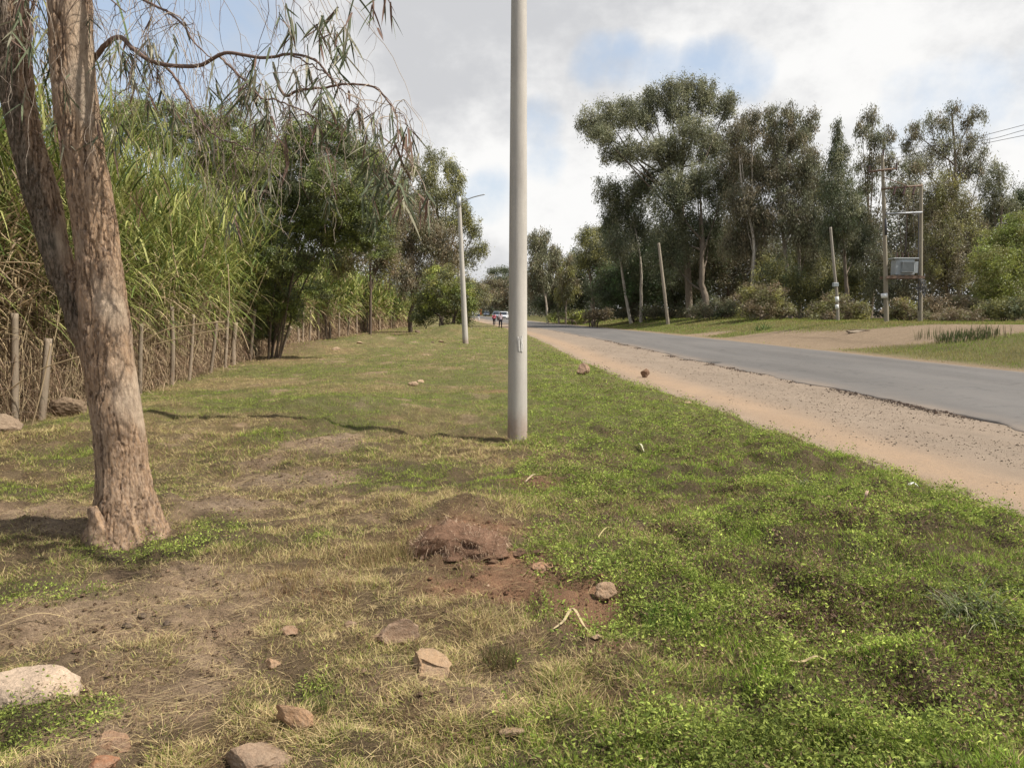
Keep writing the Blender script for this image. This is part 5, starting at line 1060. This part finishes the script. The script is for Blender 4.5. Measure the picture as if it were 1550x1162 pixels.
def dry_leaf(label, pxs, w, col=(.52, .41, .24), lift=.02, tw=.6):
    gs = [G(*p) for p in pxs]; pts = np.array([(g.x, g.y, hz(g.x, g.y)+lift+.015) for g in gs]); pts[len(pts)//2, 2] += .025; p = smooth_path(pts, 16)
    t = np.linspace(0, 1, 16); tan = unit(np.gradient(p, axis=0)); sd_ = unit(np.cross(tan, np.array([0, -.4, 1.]))); ww = w*.75*np.sin(np.pi*(t*.9+.05))**.6
    a = t*tw; up_ = np.cross(sd_, tan); s2 = sd_*np.cos(a)[:, None]+up_*np.sin(a)[:, None]
    V = np.stack([p-s2*ww[:, None]/2, p+up_*(ww*.12)[:, None], p+s2*ww[:, None]/2], 1).reshape(-1, 3); i_ = np.arange(15)[:, None]*3
    mb = MB(); mb.add(V, np.concatenate([np.concatenate([i_, i_+1, i_+4, i_+3], 1), np.concatenate([i_+1, i_+2, i_+5, i_+4], 1)]), np.array(col)*np.where(np.tile([0, 1, 0], 16) > 0, .8, 1)[:, None], True)
    tag(mb.build('dry_leaf', MAT['dry'], None, origin=tuple(pts[0])), label, 'dry leaf', 'fallen straw-coloured cane leaves')
dry_leaf('bent straw-coloured leaf folded over, below the rounded brown stone', [(838, 962), (853, 950), (864, 934), (872, 945), (884, 958), (893, 971)], .022)
dry_leaf('flat straw-coloured leaf lying in the weeds at lower right', [(1195, 1014), (1215, 1016), (1235, 1018), (1258, 1021)], .018, (.5, .38, .22))
dry_leaf('pale twig-like leaf beside the lamp post foot patch of red soil', [(795, 736), (806, 729), (818, 725)], .03, (.5, .38, .25))
dry_leaf('white curled leaf in the green weeds behind the red soil', [(965, 677), (970, 682), (975, 689)], .035, (.52, .5, .34))
dry_leaf('thin curved straw above the rounded brown stone', [(905, 822), (917, 812), (930, 807)], .014, (.5, .42, .2))
dry_leaf('upright pinkish curl of leaf in a dark hollow on the right slope', [(1308, 765), (1312, 758), (1314, 752)], .03, (.5, .34, .26))
dry_leaf('yellow leaf lying near the grey stone at the lower right', [(1452, 1100), (1460, 1104), (1472, 1106)], .022, (.55, .33, .08))
dry_leaf('white scrap at the edge of the dirt shoulder', [(1375, 740), (1382, 742), (1390, 744)], .04, (.62, .60, .56))
dry_leaf('long straw lying left of the charred lumps', [(0, 958), (60, 952), (110, 948)], .008, (.5, .38, .2))
dry_leaf('long straw at the foot of the fence by the pale boulder', [(0, 640), (15, 632), (30, 620)], .03, (.5, .40, .25))
# long dead canes leaning across the fence
mb = MB()
def cane(pxs, d, r): tube(mb, smooth_path([P(px, py, d) for px, py in pxs], 24), r, 6, col=(.45, .34, .21))
cane([(42, 662), (55, 620), (66, 575), (77, 520)], 10.0, .010); cane([(215, 520), (250, 500), (290, 492), (340, 487)], 14.5, .012); cane([(228, 522), (260, 515), (300, 505), (345, 497)], 14.5, .011)
cane([(345, 400), (347, 470), (338, 486), (320, 488)], 14.5, .009); cane([(352, 488), (365, 500), (377, 530)], 18, .01); cane([(0, 398), (30, 397), (60, 400)], 9.5, .009)
cane([(195, 430), (230, 445), (260, 455), (285, 475)], 15, .010); cane([(60, 300), (40, 380), (20, 430), (5, 470)], 10.5, .010); cane([(255, 300), (262, 380), (270, 420)], 15.2, .012); cane([(0, 600), (60, 560), (120, 540)], 10, .009)
tag(mb.build('fallen_canes', MAT['dry']), kind='stuff')

# ------------------------------------------------------------------ people
def person(px, py, d, label, shirt, trouser, facing, bag=None, H0=1.7, arms=0, hat=None):
    b = P(px, py, d); b.z = hz(b.x, b.y)+.01
    root = thing('person', b, label, 'person', None)
    J = dict(pelvis=(0, 0, .93), waist=(0, 0, 1.08), chest=(0, .01, 1.28), neck=(0, 0, 1.45), head=(0, -.02, 1.55), top=(0, -.02, 1.66),
             lh=(.09, 0, .90), lk=(.10, -.10, .50), la=(.10, .02, .09), lt=(.10, -.13, .04), rh=(-.09, 0, .90), rk=(-.10, .0, .49), ra=(-.10, .20, .12), rt=(-.10, .08, .04),
             ls=(.17, 0, 1.40), le=(.22, .08, 1.14), lw=(.21, -.06, .93), lm=(.21, -.10, .86), rs=(-.17, 0, 1.40), re=(-.22, -.04, 1.14), rw=(-.21, -.16, .95), rm=(-.21, -.20, .88))
    if arms == 1: J.update(le=(.26, -.02, 1.16), lw=(.12, -.20, 1.10), lm=(.06, -.23, 1.12))
    R = dict(pelvis=(.14, .11), waist=(.125, .095), chest=(.15, .11), neck=(.05, .05), head=(.075, .09), top=(.05, .06), lh=(.085, .085), lk=(.055, .055), la=(.035, .035), lt=(.03, .025), ls=(.05, .05), le=(.038, .038), lw=(.025, .025), lm=(.026, .02))
    for a in ('h', 'k', 'a', 't', 's', 'e', 'w', 'm'): R['r'+a] = R['l'+a]
    E = [('pelvis', 'waist'), ('waist', 'chest'), ('chest', 'neck'), ('neck', 'head'), ('head', 'top')]+[(s_+a, s_+c) for s_ in 'lr' for a, c in (('h', 'k'), ('k', 'a'), ('a', 't'), ('s', 'e'), ('e', 'w'), ('w', 'm'))]+[('pelvis', 'lh'), ('pelvis', 'rh'), ('chest', 'ls'), ('chest', 'rs')]
    for s_ in 'lr':
        m = Vector(J[s_+'m']); sg = 1 if s_ == 'l' else -1
        for q in range(4):
            J[f'{s_}f{q}'] = tuple(m+Vector((sg*.004, -.028+q*.018, -.075+abs(q-1)*.008))); R[f'{s_}f{q}'] = (.008, .008); E.append((s_+'m', f'{s_}f{q}'))
        J[s_+'th'] = tuple(m+Vector((-sg*.02, -.035, -.03))); R[s_+'th'] = (.009, .009); E.append((s_+'m', s_+'th'))
    c_, s__ = math.cos(facing), math.sin(facing)
    def skin(name, keys, edges, mat, grow=0.0):
        me = bpy.data.meshes.new(name); ks = list(keys); idx = {k: i for i, k in enumerate(ks)}
        me.from_pydata([(J[k][0]*c_-J[k][1]*s__, J[k][0]*s__+J[k][1]*c_, J[k][2]*H0/1.7) for k in ks], [(idx[a], idx[b_]) for a, b_ in edges], [])
        o = bpy.data.objects.new(name, me); COL.objects.link(o); o.parent = root; me.materials.append(mat)
        md = o.modifiers.new('skin', 'SKIN'); sk = me.skin_vertices[0].data
        for k in ks: r_ = R[k]; sk[idx[k]].radius = (r_[0]+grow, r_[1]+grow)
        sk[0].use_root = True; sm_ = o.modifiers.new('sub', 'SUBSURF'); sm_.levels = 1; sm_.render_levels = 2; md.use_smooth_shade = True
        return o
    skin('body', J.keys(), E, MAT['skin'])
    skin('shirt', ['waist', 'pelvis', 'chest', 'ls', 'rs', 'le', 're'], [('pelvis', 'waist'), ('waist', 'chest'), ('chest', 'ls'), ('chest', 'rs'), ('ls', 'le'), ('rs', 're')], MAT[shirt], .022)
    skin('trousers', ['pelvis', 'lh', 'lk', 'la', 'rh', 'rk', 'ra'], [('pelvis', 'lh'), ('lh', 'lk'), ('lk', 'la'), ('pelvis', 'rh'), ('rh', 'rk'), ('rk', 'ra')], MAT[trouser], .016)
    V, Fc = ICO[2]; hc = Vector(J['head']); V2 = V[:, :]*np.array([.085, .10, .09])+np.array([0, .012, .07]); V2[:, 2] = np.maximum(V2[:, 2], .05-.0)+0
    V2 = V2+np.array(hc); V2 = np.stack([V2[:, 0]*c_-V2[:, 1]*s__, V2[:, 0]*s__+V2[:, 1]*c_, V2[:, 2]*H0/1.7], 1)+np.array(b)
    mb = MB(); mb.add(V2, Fc, (.02, .02, .02), True); mb.build('hair', MAT['hair'], root)
    if bag:
        mb = MB(); box(mb, b+Vector((-.24, .05, 1.02)), (.16, .26, .36), bev=.04); q = mb.build('bag', MAT['navy'], None, origin=tuple(b+Vector((-.24, .05, .84)))); tag(q, 'dark bag carried by the person in the plaid shirt', 'bag')
    return root
person(757.5, 502, 78, 'person in pale plaid shirt and dark trousers standing on the roadside dirt', 'plaid', 'navy', .3, bag=True)
person(748, 494, 101, 'person in pink top and dark trousers walking behind on the dirt', 'pink', 'navy', 3.0, H0=1.62)
person(724.5, 486, 150, 'farthest person in dark top and white trousers on the dirt', 'blue', 'white', .2)

# ------------------------------------------------------------------ cars
def car(px, py, d, rz, paint, label, hgt=1.62, wid=1.78, ln=4.4, suv=True, z=None):
    b = P(px, py, d); b.z = 1.0*float(sstep(b.y, 110, 330))+.03
    root = thing('parked_car' if 'parked' in label else 'car', b, label, 'car', 'cars far down the road')
    c_, s_ = math.cos(rz), math.sin(rz)
    def T(V): V = np.asarray(V, float); return np.stack([V[:, 0]*c_-V[:, 1]*s_, V[:, 0]*s_+V[:, 1]*c_, V[:, 2]], 1)+np.array(b)
    # side profile: y along the car, front at -y
    h = ln/2
    prof = [(-h, .35, .55, .82), (-h+.05, .28, .72, .90), (-h+.5, .26, .92, .97), (-h+1.05, .26, 1.0, 1.0), (h-.55, .26, 1.04, 1.0), (h-.08, .28, .98, .95), (h, .36, .8, .88)]
    V = []
    for y_, z0_, z1_, ws in prof:
        w = wid/2*ws
        V += [(-w*.92, y_, z0_), (-w, y_, z0_+.2), (-w, y_, z1_-.1), (-w*.93, y_, z1_), (w*.93, y_, z1_), (w, y_, z1_-.1), (w, y_, z0_+.2), (w*.92, y_, z0_)]
    m = 8; Fq = [[i*m+j, i*m+(j+1) % m, (i+1)*m+(j+1) % m, (i+1)*m+j] for i in range(len(prof)-1) for j in range(m)]
    mb = MB(); mb.add(T(V), Fq, (.5, .5, .5)); n0 = mb.n-len(V)
    for e in (0, (len(prof)-1)*m): mb.f.append(np.array([[e, e+k, e+k+1] for k in range(1, m-1)])+n0); mb.smooth.append(False)
    mb.build('body', MAT[paint], root)
    y0 = -h+1.05; y1 = h-.25 if suv else h-1.0; wt = wid/2*.78; wb = wid/2*.93
    def cab(mbx, za, zb, k0, k1, inset=0):
        yy0 = y0+(.7)*k0; yy1 = y1-(.25 if suv else .6)*k0; yz0 = y0+.7*k1; yz1 = y1-(.25 if suv else .6)*k1; wa = wb+(wt-wb)*k0; wz = wb+(wt-wb)*k1
        V = [(-wa, yy0, za), (wa, yy0, za), (wa, yy1, za), (-wa, yy1, za), (-wz, yz0, zb), (wz, yz0, zb), (wz, yz1, zb), (-wz, yz1, zb)]
        mbx.add(T(V), [[0, 1, 5, 4], [1, 2, 6, 5], [2, 3, 7, 6], [3, 0, 4, 7], [4, 5, 6, 7]], (.5, .5, .5))
    mb = MB(); cab(mb, .99, hgt-.09, 0, .9); mb.build('windows', MAT['glass'], root)
    mb = MB(); cab(mb, hgt-.10, hgt, .86, 1.05)
    for sx in (-1, 1):
        for f0 in (0, .5, 1):
            a = (sx*wb*1.005, y0+(y1-y0)*f0+(0), 1.0); tt = (sx*wt*1.02, y0+.7+(y1-.25-y0-.7)*f0, hgt-.08); tube(mb, T([a, tt]), .04, 4)
    mb.build('roof', MAT[paint], root)
    for sx in (-1, 1):
        for wy in (-h+.85, h-.85):
            mbt = MB(); tube(mbt, T([(sx*(wid/2-.21), wy, .32), (sx*(wid/2+.005), wy, .32)]), .32, 20, smooth=False); wh = mbt.build('wheel', MAT['rubber'], root)
            mbr_ = MB(); tube(mbr_, T([(sx*(wid/2-.02), wy, .32), (sx*(wid/2+.015), wy, .32)]), .19, 14, smooth=False); rm = mbr_.build('rim', MAT['metal'], None, origin=(0, 0, 0)); rm.parent = wh; rm.location = -Vector(root.location) if False else (0, 0, 0)
            rm.data.transform(__import__('mathutils').Matrix.Translation(-Vector(root.location)))
        mb = MB(); V = T([(sx*wid/2*.62, -h-.01, .68)]); box(mb, V[0], (.32, .08, .16), rz=rz, bev=.02); mb.build('headlight', MAT['lampglass'], root)
        mb = MB(); V = T([(sx*(wid/2+.09), y0+.15, 1.06)]); box(mb, V[0], (.18, .1, .13), rz=rz, bev=.02); mb.build('mirror', MAT[paint], root)
    mb = MB(); V = T([(0, -h-.015, .62)]); box(mb, V[0], (.8, .04, .16), rz=rz); mb.build('grille', MAT['dark'], root)
    mb = MB(); V = T([(0, -h-.02, .40)]); box(mb, V[0], (wid*.86, .08, .14), rz=rz, bev=.02); mb.build('bumper', MAT['dark'], root)
    return root
car(762.8, 482, 186, -.10, 'paint_white', 'white high-roofed car driving towards the camera, largest of the far cars', 1.85, 1.85, 4.6)
car(751.5, 479, 205, -.12, 'paint_silver', 'silvery car following close behind the largest white car', 1.85, 1.8, 4.5)
car(737, 477, 265, -.15, 'paint_grey', 'blue-grey saloon car in the middle of the far road', 1.5, 1.75, 4.4, False)
car(721, 475, 300, -.2, 'paint_white', 'white car at the far roadside beside the orange stall', 1.6, 1.75, 4.4)
car(713, 475.5, 285, -.25, 'paint_white', 'leftmost white car, nearly touching the second lamp post', 1.5, 1.75, 4.4, False)
b = P(725.5, 474, 318); b.z = hz(b.x, b.y)
st = thing('roadside_stall', b, 'small orange stall far off beside the leftmost cars', 'stall')
mb = MB(); box(mb, b+Vector((0, 0, 1.2)), (2.0, 1.8, 2.4), bev=.05); mb.build('wall', MAT['orange'], st)
mb = MB(); box(mb, b+Vector((0, -.2, 2.5)), (2.4, 2.5, .12), bev=.03); mb.build('roof', MAT['rust'], st)
mb = MB(); box(mb, b+Vector((0, -.91, 1.45)), (1.2, .06, .7)); mb.build('counter_opening', MAT['dark'], st)
